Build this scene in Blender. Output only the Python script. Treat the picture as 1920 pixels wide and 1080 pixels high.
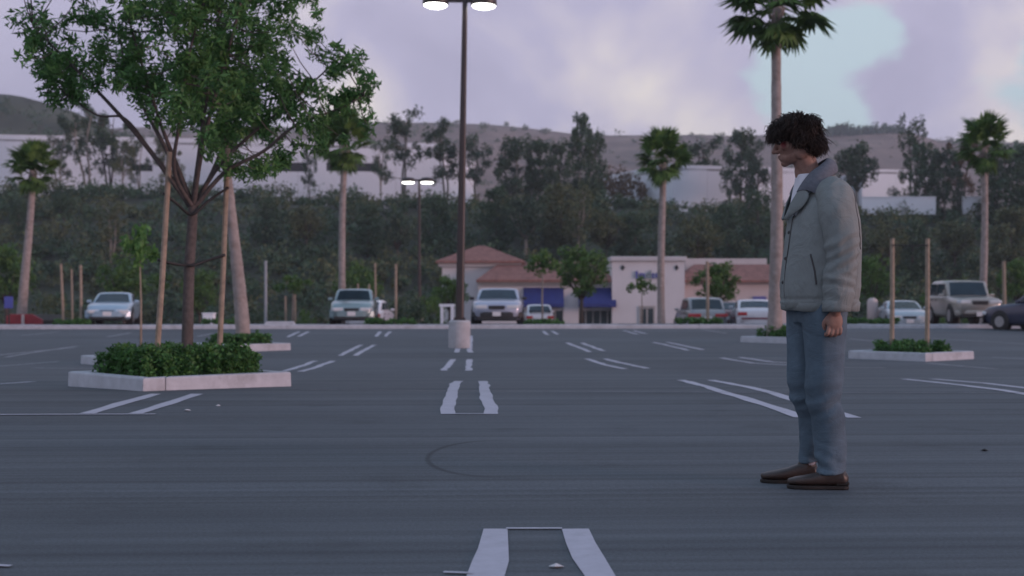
import bpy, bmesh, math, random
import numpy as np
from mathutils import Vector, Matrix, noise as mnoise

# ------------------------------------------------------------------ reset
for o in list(bpy.data.objects):
    bpy.data.objects.remove(o, do_unlink=True)
scene = bpy.context.scene
COL = scene.collection
R = math.radians
random.seed(7)

# ------------------------------------------------------------------ camera
F_PX, HOR, CAM_H = 2400.0, 570.0, 0.9      # focal length in photo pixels, horizon row, lens height
cam_d = bpy.data.cameras.new('camera')
cam = bpy.data.objects.new('camera', cam_d)
COL.objects.link(cam)
cam.location = (0, 0, CAM_H)
cam.rotation_euler = (R(90), 0, 0)
cam_d.sensor_width = 36.0
cam_d.lens = 36.0 * F_PX / 1920.0
cam_d.shift_y = (HOR - 540.0) / 1920.0
cam_d.clip_start = 0.05
cam_d.clip_end = 6000
cam_d.dof.use_dof = True
cam_d.dof.focus_distance = 6.6
cam_d.dof.aperture_fstop = 3.0
scene.camera = cam
scene.render.resolution_x, scene.render.resolution_y = 1024, 576

# ------------------------------------------------------------------ colour management
scene.view_settings.view_transform = 'Standard'
scene.view_settings.look = 'None'
scene.view_settings.exposure = 0.34
scene.view_settings.gamma = 1.0

# ------------------------------------------------------------------ node helpers
def nnode(nt, t, **kw):
    n = nt.nodes.new(t)
    for k, v in kw.items():
        setattr(n, k, v)
    return n

def setin(node, **kw):
    for k, v in kw.items():
        node.inputs[k.replace('_', ' ')].default_value = v

def rampnode(nt, stops, interp='LINEAR'):
    n = nt.nodes.new('ShaderNodeValToRGB')
    n.color_ramp.interpolation = interp
    el = n.color_ramp.elements
    while len(el) < len(stops):
        el.new(0.5)
    for e, (p, c) in zip(el, stops):
        e.position = p
        e.color = (c[0], c[1], c[2], 1) if not isinstance(c, (int, float)) else (c, c, c, 1)
    return n

# ------------------------------------------------------------------ world: dusk sky, broken lavender cloud
SUN_EL, SUN_AZ = 5.0, -24.0      # azimuth measured from +X (right of frame) towards +Y; negative = camera side
world = bpy.data.worlds.new('World')
scene.world = world
world.use_nodes = True
nt = world.node_tree
nt.nodes.clear()
L = nt.links.new
tc = nnode(nt, 'ShaderNodeTexCoord')
nrm = nnode(nt, 'ShaderNodeVectorMath', operation='NORMALIZE')
L(tc.outputs['Generated'], nrm.inputs[0])
warp = nnode(nt, 'ShaderNodeTexNoise')
setin(warp, Scale=9.0, Detail=4.0, Roughness=0.55)
mapw = nnode(nt, 'ShaderNodeMapping')
mapw.inputs['Scale'].default_value = (1, 1, 1.6)
L(nrm.outputs[0], mapw.inputs[0]); L(mapw.outputs[0], warp.inputs['Vector'])
w0 = nnode(nt, 'ShaderNodeVectorMath', operation='SUBTRACT'); w0.inputs[1].default_value = (.5, .5, .5)
L(warp.outputs['Color'], w0.inputs[0])
w1 = nnode(nt, 'ShaderNodeVectorMath', operation='SCALE'); w1.inputs['Scale'].default_value = 0.14
L(w0.outputs[0], w1.inputs[0])
wd = nnode(nt, 'ShaderNodeVectorMath', operation='ADD')
L(nrm.outputs[0], wd.inputs[0]); L(w1.outputs[0], wd.inputs[1])

def gap(center, scale, r0, r1):
    s = nnode(nt, 'ShaderNodeVectorMath', operation='SUBTRACT'); s.inputs[1].default_value = center
    L(wd.outputs[0], s.inputs[0])
    m = nnode(nt, 'ShaderNodeVectorMath', operation='MULTIPLY'); m.inputs[1].default_value = scale
    L(s.outputs[0], m.inputs[0])
    ln = nnode(nt, 'ShaderNodeVectorMath', operation='LENGTH'); L(m.outputs[0], ln.inputs[0])
    mr = nnode(nt, 'ShaderNodeMapRange', interpolation_type='SMOOTHSTEP')
    setin(mr, From_Min=r0, From_Max=r1, To_Min=1.0, To_Max=0.0)
    L(ln.outputs['Value'], mr.inputs['Value'])
    return mr.outputs[0]
g1 = gap((.232, .957, .168), (1, 1, 1), .036, .056)
g2 = gap((.396, .905, .155), (1, 1, 1), .026, .050)
gm = nnode(nt, 'ShaderNodeMath', operation='MAXIMUM'); L(g1, gm.inputs[0]); L(g2, gm.inputs[1])
# the same broken cloud goes on all round
cn = nnode(nt, 'ShaderNodeTexNoise'); setin(cn, Scale=2.6, Detail=5.0, Roughness=.55)
mapc = nnode(nt, 'ShaderNodeMapping'); mapc.inputs['Scale'].default_value = (1, 1, 2.2); mapc.inputs['Location'].default_value = (4.2, 1.1, .3)
L(nrm.outputs[0], mapc.inputs[0]); L(mapc.outputs[0], cn.inputs['Vector'])
gr = nnode(nt, 'ShaderNodeMapRange', interpolation_type='SMOOTHSTEP'); setin(gr, From_Min=.52, From_Max=.62)
L(cn.outputs['Fac'], gr.inputs['Value'])
sepg = nnode(nt, 'ShaderNodeSeparateXYZ'); L(nrm.outputs[0], sepg.inputs[0])
gz_ = nnode(nt, 'ShaderNodeMapRange', interpolation_type='SMOOTHSTEP'); setin(gz_, From_Min=.24, From_Max=.42); L(sepg.outputs['Z'], gz_.inputs['Value'])
gmul = nnode(nt, 'ShaderNodeMath', operation='MULTIPLY'); L(gr.outputs[0], gmul.inputs[0]); L(gz_.outputs[0], gmul.inputs[1])
gm2 = nnode(nt, 'ShaderNodeMath', operation='MAXIMUM'); L(gm.outputs[0], gm2.inputs[0]); L(gmul.outputs[0], gm2.inputs[1])
# cloud tone
tn = nnode(nt, 'ShaderNodeTexNoise'); setin(tn, Scale=4.2, Detail=6.0, Roughness=.5, Distortion=.4)
mapt = nnode(nt, 'ShaderNodeMapping'); mapt.inputs['Scale'].default_value = (1.2, 1, 1.5); mapt.inputs['Location'].default_value = (1.35, 0, .62)
L(nrm.outputs[0], mapt.inputs[0]); L(mapt.outputs[0], tn.inputs['Vector'])
cr = rampnode(nt, [(.36, (.36, .345, .48)), (.47, (.42, .40, .545)), (.55, (.54, .50, .585)), (.64, (.72, .66, .635))])
L(tn.outputs['Fac'], cr.inputs[0])
# cloud loses the sunset tint overhead and turns blue grey
sepz = nnode(nt, 'ShaderNodeSeparateXYZ'); L(nrm.outputs[0], sepz.inputs[0])
ez = nnode(nt, 'ShaderNodeMapRange', interpolation_type='SMOOTHSTEP'); setin(ez, From_Min=.24, From_Max=.75); L(sepz.outputs['Z'], ez.inputs['Value'])
crz = nnode(nt, 'ShaderNodeMixRGB'); crz.inputs[2].default_value = (.27, .375, .57, 1)
L(ez.outputs[0], crz.inputs['Fac']); L(cr.outputs[0], crz.inputs[1])
cl = nnode(nt, 'ShaderNodeVectorMath', operation='SCALE'); cl.inputs['Scale'].default_value = 10.0
L(crz.outputs[0], cl.inputs[0])
sky = nnode(nt, 'ShaderNodeTexSky', sky_type='NISHITA')
sky.sun_disc = False
sky.sun_elevation = R(SUN_EL)
sky.sun_rotation = R(90 - SUN_AZ)
sky.altitude = 50; sky.air_density = 1.0; sky.dust_density = 1.6; sky.ozone_density = 1.2
# clear gaps: the sky texture, paled by thin high cloud
thin = nnode(nt, 'ShaderNodeMixRGB'); thin.inputs['Fac'].default_value = .8; thin.inputs[2].default_value = (5.3, 6.5, 7.3, 1)
L(sky.outputs[0], thin.inputs[1])
mixs = nnode(nt, 'ShaderNodeMixRGB')
L(gm2.outputs[0], mixs.inputs['Fac']); L(cl.outputs[0], mixs.inputs[1]); L(thin.outputs[0], mixs.inputs[2])
bg = nnode(nt, 'ShaderNodeBackground'); bg.inputs['Strength'].default_value = 0.1
L(mixs.outputs[0], bg.inputs['Color'])
wo = nnode(nt, 'ShaderNodeOutputWorld'); L(bg.outputs[0], wo.inputs['Surface'])

# ------------------------------------------------------------------ sun: last pink light behind cloud, from the right
sd = bpy.data.lights.new('sun', 'SUN')
sd.energy = 1.45; sd.angle = R(14); sd.color = (1.0, .60, .55)
sun = bpy.data.objects.new('sun', sd); COL.objects.link(sun)
sv = Vector((math.cos(R(SUN_EL)) * math.cos(R(SUN_AZ)), math.cos(R(SUN_EL)) * math.sin(R(SUN_AZ)), math.sin(R(SUN_EL))))
sun.rotation_euler = sv.to_track_quat('Z', 'Y').to_euler()

# ------------------------------------------------------------------ placing
ALPHA = R(2.63)
EX = np.array([math.cos(ALPHA), math.sin(ALPHA)]); EY = np.array([-math.sin(ALPHA), math.cos(ALPHA)])
KN = np.array([(-40, 0), (3, 0), (5.2, 0.0), (9.8, .05), (12.2, .045), (15.6, -.036), (20.7, -.178), (25.8, -.197),
               (28.2, -.165), (34.3, -.114), (41.6, -.05), (46.5, 0.0), (47.5, 0.0)])
UP = np.array([(46.0, .10), (52.5, .10), (57, -.35), (78, -.6), (92, -2.0), (118, -2.0), (130, -2.0)])
def hermite(K, x):
    xs, zs = K[:, 0], K[:, 1]
    m = np.gradient(zs, xs)
    i = int(np.clip(np.searchsorted(xs, x) - 1, 0, len(xs) - 2))
    h = xs[i + 1] - xs[i]; t = min(max((x - xs[i]) / h, 0), 1)
    return ((2*t**3 - 3*t*t + 1) * zs[i] + (t**3 - 2*t*t + t) * h * m[i] + (-2*t**3 + 3*t*t) * zs[i+1] + (t**3 - t*t) * h * m[i+1])
KERB_V = 46.5
def zlot(x, y):
    return hermite(KN, float(x * EY[0] + y * EY[1]))
def zup(x, y):
    v = float(x * EY[0] + y * EY[1])
    return float(np.interp(v, UP[:, 0], UP[:, 1]))
def zground(x, y):
    v = float(x * EY[0] + y * EY[1])
    if v < KERB_V + .1: return hermite(KN, v)
    if v < 120: return zup(x, y)
    return zterr(x, y)
def zterr(x, y):
    v = float(x * EY[0] + y * EY[1])
    top = 13.2 - .022 * np.clip(x, -90, 90)
    z = float(np.interp(v, [-60, 40, 50, 57, 78, 92, 121, 127, 168, 190, 420, 700, 3500],
                        [-.8, -.8, -.3, -.75, -1.0, -2.4, -2.05, -.8, top, top + .6, top + 2, 18, 18]))
    if 121 < v < 500:
        z += min(1, (v - 121) / 25) * 1.1 * mnoise.noise(Vector((x * .035, v * .04, 3.1)))
    return z
def P(px, py, d):
    "photo pixel at a known distance"
    return Vector(((px - 960) / F_PX * d, d, CAM_H + (HOR - py) / F_PX * d))
def G(px, py):
    "photo pixel on the lower parking lot"
    a = (px - 960) / F_PX; s = (py - HOR) / F_PX
    lo, hi = 1.0, 80.0
    for _ in range(50):
        m = .5 * (lo + hi)
        if CAM_H - zlot(a * m, m) > s * m: lo = m
        else: hi = m
    d = .5 * (lo + hi)
    return Vector((a * d, d, zlot(a * d, d)))
def X(px, d): return (px - 960) / F_PX * d
def Zp(py, d): return CAM_H + (HOR - py) / F_PX * d

# ------------------------------------------------------------------ object helpers
def tag(o, label=None, cat=None, group=None, kind=None):
    if label: o['label'] = label
    if cat: o['category'] = cat
    if group: o['group'] = group
    if kind: o['kind'] = kind
    return o
def mesh_from(verts, faces, name='mesh', smooth=False):
    me = bpy.data.meshes.new(name)
    if isinstance(verts, np.ndarray): verts = verts.tolist()
    if isinstance(faces, np.ndarray): faces = faces.tolist()
    me.from_pydata(verts, [], faces)
    me.update()
    if smooth:
        me.polygons.foreach_set('use_smooth', [True] * len(me.polygons))
    return me
def link(name, me, mat=None, parent=None, loc=None, rot=None, scl=None):
    o = bpy.data.objects.new(name, me)
    COL.objects.link(o)
    if mat is not None:
        if not me.materials: me.materials.append(mat)
    if parent is not None: o.parent = parent
    if loc is not None: o.location = loc
    if rot is not None: o.rotation_euler = rot
    if scl is not None: o.scale = scl if hasattr(scl, '__len__') else (scl,) * 3
    return o
def empty(name, loc, rz=0.0):
    o = bpy.data.objects.new(name, None); COL.objects.link(o)
    o.empty_display_size = .2
    o.location = loc; o.rotation_euler = (0, 0, rz)
    return o
def copy_thing(o, parent=None):
    c = o.copy(); COL.objects.link(c); c.parent = parent
    for ch in list(o.children): copy_thing(ch, c)
    return c

class MB:
    "collects simple shapes into one mesh"
    def __init__(s): s.v = []; s.f = []
    def add(s, vs, fs):
        b = len(s.v); s.v.extend([tuple(p) for p in vs]); s.f.extend([tuple(i + b for i in f) for f in fs]); return s
    def box(s, c, d, rz=0.0, taper=1.0):
        x, y, z = d[0] / 2, d[1] / 2, d[2] / 2
        vs = []
        for k, zz in ((1, -z), (taper, z)):
            for sx, sy in ((-1, -1), (1, -1), (1, 1), (-1, 1)):
                px, py = sx * x * k, sy * y * k
                vs.append((c[0] + px * math.cos(rz) - py * math.sin(rz), c[1] + px * math.sin(rz) + py * math.cos(rz), c[2] + zz))
        return s.add(vs, [(3, 2, 1, 0), (4, 5, 6, 7), (0, 1, 5, 4), (1, 2, 6, 5), (2, 3, 7, 6), (3, 0, 4, 7)])
    def tube(s, pts, rad, n=8, caps=True):
        pts = [Vector(p) for p in pts]
        if not hasattr(rad, '__len__'): rad = [rad] * len(pts)
        vs = []; fs = []
        ref = None
        for i, p in enumerate(pts):
            t = (pts[min(i + 1, len(pts) - 1)] - pts[max(i - 1, 0)]).normalized()
            if ref is None:
                ref = Vector((1, 0, 0)) if abs(t.x) < .9 else Vector((0, 1, 0))
            a = (ref - t * ref.dot(t)).normalized(); b = t.cross(a); ref = a
            for k in range(n):
                an = 2 * math.pi * k / n
                vs.append(p + (a * math.cos(an) + b * math.sin(an)) * rad[i])
        for i in range(len(pts) - 1):
            for k in range(n):
                k2 = (k + 1) % n
                fs.append((i*n + k, i*n + k2, (i+1)*n + k2, (i+1)*n + k))
        if caps:
            fs.append(tuple(reversed(range(n)))); fs.append(tuple(range((len(pts)-1)*n, len(pts)*n)))
        return s.add(vs, fs)
    def lathe(s, prof, c=(0, 0, 0), n=16):
        vs = []; fs = []
        for r, z in prof:
            for k in range(n):
                an = 2 * math.pi * k / n
                vs.append((c[0] + r * math.cos(an), c[1] + r * math.sin(an), c[2] + z))
        for i in range(len(prof) - 1):
            for k in range(n):
                k2 = (k + 1) % n
                fs.append((i*n + k, i*n + k2, (i+1)*n + k2, (i+1)*n + k))
        fs.append(tuple(reversed(range(n)))); fs.append(tuple(range((len(prof)-1)*n, len(prof)*n)))
        return s.add(vs, fs)
    def prism(s, poly, axis_from, axis_to):
        "poly: list of (a,b); axis_from/axis_to: functions (a,b)->point"
        n = len(poly)
        vs = [axis_from(*p) for p in poly] + [axis_to(*p) for p in poly]
        fs = [tuple(reversed(range(n))), tuple(range(n, 2*n))] + [(i, (i+1) % n, n + (i+1) % n, n + i) for i in range(n)]
        return s.add(vs, fs)
    def mesh(s, smooth=False, bevel=0.0, segs=1):
        me = mesh_from(s.v, s.f, smooth=smooth)
        bm = bmesh.new(); bm.from_mesh(me)
        bmesh.ops.recalc_face_normals(bm, faces=bm.faces[:])
        if bevel:
            ed = [e for e in bm.edges if len(e.link_faces) == 2 and e.calc_face_angle(0) > .5]
            bmesh.ops.bevel(bm, geom=ed, offset=bevel, segments=segs, affect='EDGES', profile=.6)
        bm.to_mesh(me); bm.free()
        return me
    def build(s, name, mat, parent=None, smooth=False, bevel=0.0, segs=1, **kw):
        return link(name, s.mesh(smooth, bevel, segs), mat, parent, **kw)

# ------------------------------------------------------------------ materials
MATS = {}
def pmat(name, col, rough=.7, var=.12, scale=6.0, bump=0.0, bscale=40.0, metal=0.0, coords='Object', dirt=None, coat=0.0, spec=.5, detail=6.0):
    m = bpy.data.materials.new(name); m.use_nodes = True
    t = m.node_tree; t.nodes.clear()
    out = nnode(t, 'ShaderNodeOutputMaterial'); b = nnode(t, 'ShaderNodeBsdfPrincipled')
    t.links.new(b.outputs[0], out.inputs[0])
    setin(b, Roughness=rough, Metallic=metal)
    b.inputs['Specular IOR Level'].default_value = spec
    if coat: b.inputs['Coat Weight'].default_value = coat; b.inputs['Coat Roughness'].default_value = .08
    tc = nnode(t, 'ShaderNodeTexCoord')
    n = nnode(t, 'ShaderNodeTexNoise'); setin(n, Scale=scale, Detail=detail, Roughness=.6)
    t.links.new(tc.outputs[coords], n.inputs['Vector'])
    lo = tuple(max(0, c * (1 - var)) for c in col); hi = tuple(min(1, c * (1 + var)) for c in col)
    r = rampnode(t, [(.3, lo), (.7, hi)])
    t.links.new(n.outputs['Fac'], r.inputs[0])
    colout = r.outputs[0]
    if dirt:
        n2 = nnode(t, 'ShaderNodeTexNoise'); setin(n2, Scale=scale * .35, Detail=8.0, Roughness=.7)
        t.links.new(tc.outputs[coords], n2.inputs['Vector'])
        mr = nnode(t, 'ShaderNodeMapRange'); setin(mr, From_Min=.52, From_Max=.72, To_Max=dirt[1])
        t.links.new(n2.outputs['Fac'], mr.inputs['Value'])
        mx = nnode(t, 'ShaderNodeMixRGB'); mx.inputs[2].default_value = (*dirt[0], 1)
        t.links.new(mr.outputs[0], mx.inputs['Fac']); t.links.new(colout, mx.inputs[1]); colout = mx.outputs[0]
    t.links.new(colout, b.inputs['Base Color'])
    if bump:
        n3 = nnode(t, 'ShaderNodeTexNoise'); setin(n3, Scale=bscale, Detail=5.0, Roughness=.6)
        t.links.new(tc.outputs[coords], n3.inputs['Vector'])
        bp = nnode(t, 'ShaderNodeBump'); setin(bp, Strength=bump, Distance=.01)
        t.links.new(n3.outputs['Fac'], bp.inputs['Height']); t.links.new(bp.outputs[0], b.inputs['Normal'])
    MATS[name] = m
    return m
def leafmat(name, dark, light, trans=.25, rough=.55, scale=1.2):
    m = bpy.data.materials.new(name); m.use_nodes = True
    t = m.node_tree; t.nodes.clear()
    out = nnode(t, 'ShaderNodeOutputMaterial'); b = nnode(t, 'ShaderNodeBsdfPrincipled'); setin(b, Roughness=rough)
    b.inputs['Specular IOR Level'].default_value = .3
    g = nnode(t, 'ShaderNodeNewGeometry'); tc = nnode(t, 'ShaderNodeTexCoord')
    n = nnode(t, 'ShaderNodeTexNoise'); setin(n, Scale=scale, Detail=2.0); t.links.new(tc.outputs['Object'], n.inputs['Vector'])
    a = nnode(t, 'ShaderNodeMath', operation='MULTIPLY_ADD'); a.inputs[1].default_value = .55; a.inputs[2].default_value = -.05
    t.links.new(g.outputs['Random Per Island'], a.inputs[0])
    a2 = nnode(t, 'ShaderNodeMath', operation='MULTIPLY_ADD'); a2.inputs[1].default_value = .6
    t.links.new(n.outputs['Fac'], a2.inputs[0]); t.links.new(a.outputs[0], a2.inputs[2])
    r = rampnode(t, [(.15, dark), (.85, light)]); t.links.new(a2.outputs[0], r.inputs[0])
    t.links.new(r.outputs[0], b.inputs['Base Color'])
    tr = nnode(t, 'ShaderNodeBsdfTranslucent'); t.links.new(r.outputs[0], tr.inputs['Color'])
    mx = nnode(t, 'ShaderNodeMixShader'); mx.inputs[0].default_value = trans
    t.links.new(b.outputs[0], mx.inputs[1]); t.links.new(tr.outputs[0], mx.inputs[2]); t.links.new(mx.outputs[0], out.inputs[0])
    MATS[name] = m
    return m

def asphalt(name, base=(.084, .095, .106), streak=1.0):
    m = bpy.data.materials.new(name); m.use_nodes = True
    t = m.node_tree; t.nodes.clear(); K = t.links.new
    out = nnode(t, 'ShaderNodeOutputMaterial'); b = nnode(t, 'ShaderNodeBsdfPrincipled'); K(b.outputs[0], out.inputs[0])
    b.inputs['Specular IOR Level'].default_value = .32
    tc = nnode(t, 'ShaderNodeTexCoord')
    mp = nnode(t, 'ShaderNodeMapping'); mp.inputs['Rotation'].default_value = (0, 0, -ALPHA); K(tc.outputs['Object'], mp.inputs[0])
    def noise(sc, scale, detail=4.0, rough=.6, off=(0, 0, 0)):
        q = nnode(t, 'ShaderNodeMapping'); q.inputs['Scale'].default_value = sc; q.inputs['Location'].default_value = off
        K(mp.outputs[0], q.inputs[0])
        n = nnode(t, 'ShaderNodeTexNoise'); setin(n, Scale=scale, Detail=detail, Roughness=rough); K(q.outputs[0], n.inputs['Vector'])
        return n.outputs['Fac']
    def ramp2(f, a, b_, lo, hi):
        mr = nnode(t, 'ShaderNodeMapRange'); setin(mr, From_Min=a, From_Max=b_, To_Min=lo, To_Max=hi); K(f, mr.inputs['Value']); return mr.outputs[0]
    def mul(a, c):
        q = nnode(t, 'ShaderNodeMath', operation='MULTIPLY'); K(a, q.inputs[0]); K(c, q.inputs[1]); return q.outputs[0]
    broad = ramp2(noise((1, 1, 1), .16, 3), .3, .7, .84, 1.16)
    drive = ramp2(noise((.035, 1.5, 1), 1.0, 5, .65), .3, .7, 1 - .24 * streak, 1 + .20 * streak)    # worn by wheels along the aisle
    drive2 = ramp2(noise((.02, 7, 1), 1.0, 3, .6, (3, 1, 0)), .35, .68, 1 - .24 * streak, 1 + .24 * streak)
    grit = ramp2(noise((1, 1, 1), 70, 3, .8), .3, .7, .72, 1.3)
    blot = ramp2(noise((1, 1, 1), 1.3, 6, .7, (9, 4, 0)), .56, .74, 1.0, .72)                        # old oil drips
    f = mul(mul(mul(broad, drive), mul(drive2, grit)), blot)
    # a skid arc
    sk = nnode(t, 'ShaderNodeVectorMath', operation='SUBTRACT'); sk.inputs[1].default_value = (-.07, 7.35, 0); K(tc.outputs['Object'], sk.inputs[0])
    sz = nnode(t, 'ShaderNodeVectorMath', operation='MULTIPLY'); sz.inputs[1].default_value = (1.9, 1, 0); K(sk.outputs[0], sz.inputs[0])
    ln = nnode(t, 'ShaderNodeVectorMath', operation='LENGTH'); K(sz.outputs[0], ln.inputs[0])
    dd = nnode(t, 'ShaderNodeMath', operation='SUBTRACT'); dd.inputs[1].default_value = .78; K(ln.outputs['Value'], dd.inputs[0])
    ab = nnode(t, 'ShaderNodeMath', operation='ABSOLUTE'); K(dd.outputs[0], ab.inputs[0])
    arc = ramp2(ab.outputs[0], .01, .045, .45, 0.0)
    sx = nnode(t, 'ShaderNodeSeparateXYZ'); K(sk.outputs[0], sx.inputs[0])
    side = ramp2(sx.outputs['X'], -.28, .2, 1.0, 0.0)
    av = nnode(t, 'ShaderNodeMath', operation='SUBTRACT'); av.inputs[0].default_value = 1.0; K(mul(arc, side), av.inputs[1])
    f = mul(f, av.outputs[0])
    c = nnode(t, 'ShaderNodeVectorMath', operation='SCALE'); c.inputs[0].default_value = base; K(f, c.inputs['Scale'])
    K(c.outputs[0], b.inputs['Base Color'])
    K(ramp2(noise((.05, 2, 1), 1.0, 4), .3, .7, .72, .9), b.inputs['Roughness'])
    bp = nnode(t, 'ShaderNodeBump'); setin(bp, Strength=.35, Distance=.006); K(noise((1, 1, 1), 90, 3, .7), bp.inputs['Height']); K(bp.outputs[0], b.inputs['Normal'])
    return m

def cloth_creases(m, scale, strength, dist, seed=0.0):
    "adds broad crumpled-cloth relief on top of the weave"
    t = m.node_tree; K = t.links.new
    b = [n for n in t.nodes if n.type == 'BSDF_PRINCIPLED'][0]
    tc = nnode(t, 'ShaderNodeTexCoord'); mp = nnode(t, 'ShaderNodeMapping'); mp.inputs['Scale'].default_value = scale; mp.inputs['Location'].default_value = (seed, 0, 0)
    K(tc.outputs['Object'], mp.inputs[0])
    n = nnode(t, 'ShaderNodeTexNoise'); setin(n, Scale=1.0, Detail=3.0, Roughness=.55, Distortion=.9); K(mp.outputs[0], n.inputs['Vector'])
    bp = nnode(t, 'ShaderNodeBump'); setin(bp, Strength=strength, Distance=dist); K(n.outputs['Fac'], bp.inputs['Height'])
    if b.inputs['Normal'].links: K(b.inputs['Normal'].links[0].from_socket, bp.inputs['Normal'])
    K(bp.outputs[0], b.inputs['Normal'])
M_ASPH = asphalt('asphalt')
M_ASPH2 = asphalt('upper_asphalt', (.10, .10, .108), .5)
def paint_mat(name, col, wear):
    m = bpy.data.materials.new(name); m.use_nodes = True
    t = m.node_tree; t.nodes.clear(); K = t.links.new
    out = nnode(t, 'ShaderNodeOutputMaterial'); b = nnode(t, 'ShaderNodeBsdfPrincipled'); setin(b, Roughness=.75); K(b.outputs[0], out.inputs[0])
    tc = nnode(t, 'ShaderNodeTexCoord'); n = nnode(t, 'ShaderNodeTexNoise'); setin(n, Scale=9.0, Detail=8.0, Roughness=.75); K(tc.outputs['Object'], n.inputs['Vector'])
    r = rampnode(t, [(wear - .07, (.11, .112, .125)), (wear + .03, tuple(c * .8 for c in col)), (.75, col)]); K(n.outputs['Fac'], r.inputs[0]); K(r.outputs[0], b.inputs['Base Color'])
    return m
M_PAINT = paint_mat('line_paint', (.50, .485, .55), .34)
M_PAINT_OLD = paint_mat('worn_line_paint', (.34, .335, .37), .46)
M_CONC = pmat('kerb_concrete', (.46, .475, .515), .85, .14, 5, .25, 30, dirt=((.2, .19, .19), .5))
M_CONC2 = pmat('pole_base_concrete', (.42, .42, .44), .85, .16, 4, .3, 30, dirt=((.18, .17, .17), .5))
M_SOIL = pmat('soil', (.045, .035, .028), .95, .4, 20, .6, 30)
M_DARKPOLE = pmat('dark_bronze_paint', (.035, .026, .026), .42, .25, 3, dirt=((.09, .07, .06), .4))
M_WOOD = pmat('stake_wood', (.29, .23, .175), .85, .3, 14, .4, 30)
M_RUBBER = pmat('black_rubber', (.018, .017, .017), .6, .2)
M_BARK = pmat('smooth_bark', (.092, .078, .074), .9, .35, 18, .7, 35)
M_BARK_PALE = pmat('pale_bark', (.24, .215, .19), .9, .35, 3, .5, 12)
M_BARK_DARK = pmat('dark_bark', (.075, .06, .052), .9, .35, 3, .5, 12)
M_PALMBARK = pmat('palm_bark', (.29, .25, .235), .9, .25, 6, .8, 25, dirt=((.14, .09, .06), .7))

# ================================================================== GROUND
def sheet(name, us, vs_, zf, mat):
    verts = []; faces = []
    nu, nv = len(us), len(vs_)
    for v in vs_:
        for u in us:
            p = EX * u + EY * v
            verts.append((p[0], p[1], zf(p[0], p[1])))
    for j in range(nv - 1):
        for i in range(nu - 1):
            a = j * nu + i
            faces.append((a, a + 1, a + 1 + nu, a + nu))
    o = link(name, mesh_from(verts, faces, smooth=True), mat)
    return tag(o, kind='structure')
sheet('parking_lot', np.linspace(-90, 90, 7), np.concatenate([np.arange(-30, 3, 3.0), np.arange(3, KERB_V + .06, .25)]), zlot, M_ASPH)
sheet('upper_parking_lot', np.linspace(-90, 90, 7), np.concatenate([np.arange(KERB_V + .12, 53, .5), np.arange(53, 121, 1.0)]), zup, M_ASPH2)

M_HILL = pmat('hillside_earth', (.042, .052, .032), .95, .45, .12, .5, 1.2, dirt=((.075, .06, .045), .7))
us = np.concatenate([np.linspace(-2600, -160, 14), np.linspace(-150, 150, 51), np.linspace(160, 2600, 14)])
vs_ = np.concatenate([np.linspace(-300, 30, 5), np.arange(40, 121, 6.0), np.arange(121, 200, 3.0), np.linspace(205, 420, 14), [600, 900, 1400, 2200, 3500]])
sheet('terrain', us, vs_, zterr, M_HILL)

# kerb along the far edge of the lower lot
mb = MB()
for i in range(60):
    u0, u1 = -90 + i * 3.0, -90 + (i + 1) * 3.0 - .012
    prof = [(KERB_V - .02, -.25), (KERB_V, .135), (KERB_V + .03, .155), (KERB_V + .16, .155), (KERB_V + .16, -.25)]
    dz = .006 * math.sin(i * 1.9)
    f = lambda u: (lambda v, z: (EX[0]*u + EY[0]*v, EX[1]*u + EY[1]*v, z + dz))
    mb.prism(prof, f(u0), f(u1))
tag(mb.build('kerb', M_CONC), kind='structure')

# painted stall markings -----------------------------------------------------
def stripe(pts, width, mat=M_PAINT, name='painted_line', wob=.012, lift=.004, extend=0.0, seed=0):
    P3 = [G(*p) for p in pts]
    if extend:
        d = (P3[-1] - P3[-2]).normalized(); P3.append(P3[-1] + d * extend)
    path = []
    for a, b in zip(P3[:-1], P3[1:]):
        n = max(1, int((b - a).length / .22))
        path += [a.lerp(b, k / n) for k in range(n)]
    path.append(P3[-1])
    vs, fs = [], []
    for i, p in enumerate(path):
        t = (path[min(i + 1, len(path) - 1)] - path[max(i - 1, 0)]); t.z = 0; t.normalize()
        nrm_ = Vector((t.y, -t.x, 0))
        for sgn in (-1, 1):
            w = width / 2 + wob * mnoise.noise(Vector((p.y * 1.7 + seed * 7, p.x * 1.7 + sgn * 11, seed)))
            q = p + nrm_ * (sgn * w) + nrm_ * (wob * 1.3 * mnoise.noise(Vector((p.y * 1.1, seed * 3.3, 5))))
            vs.append((q.x, q.y, zlot(q.x, q.y) + lift))
    for i in range(len(path) - 1):
        fs.append((2*i, 2*i + 1, 2*i + 3, 2*i + 2))
    return tag(link(name, mesh_from(vs, fs), mat), kind='structure')
WL = .112
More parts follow.
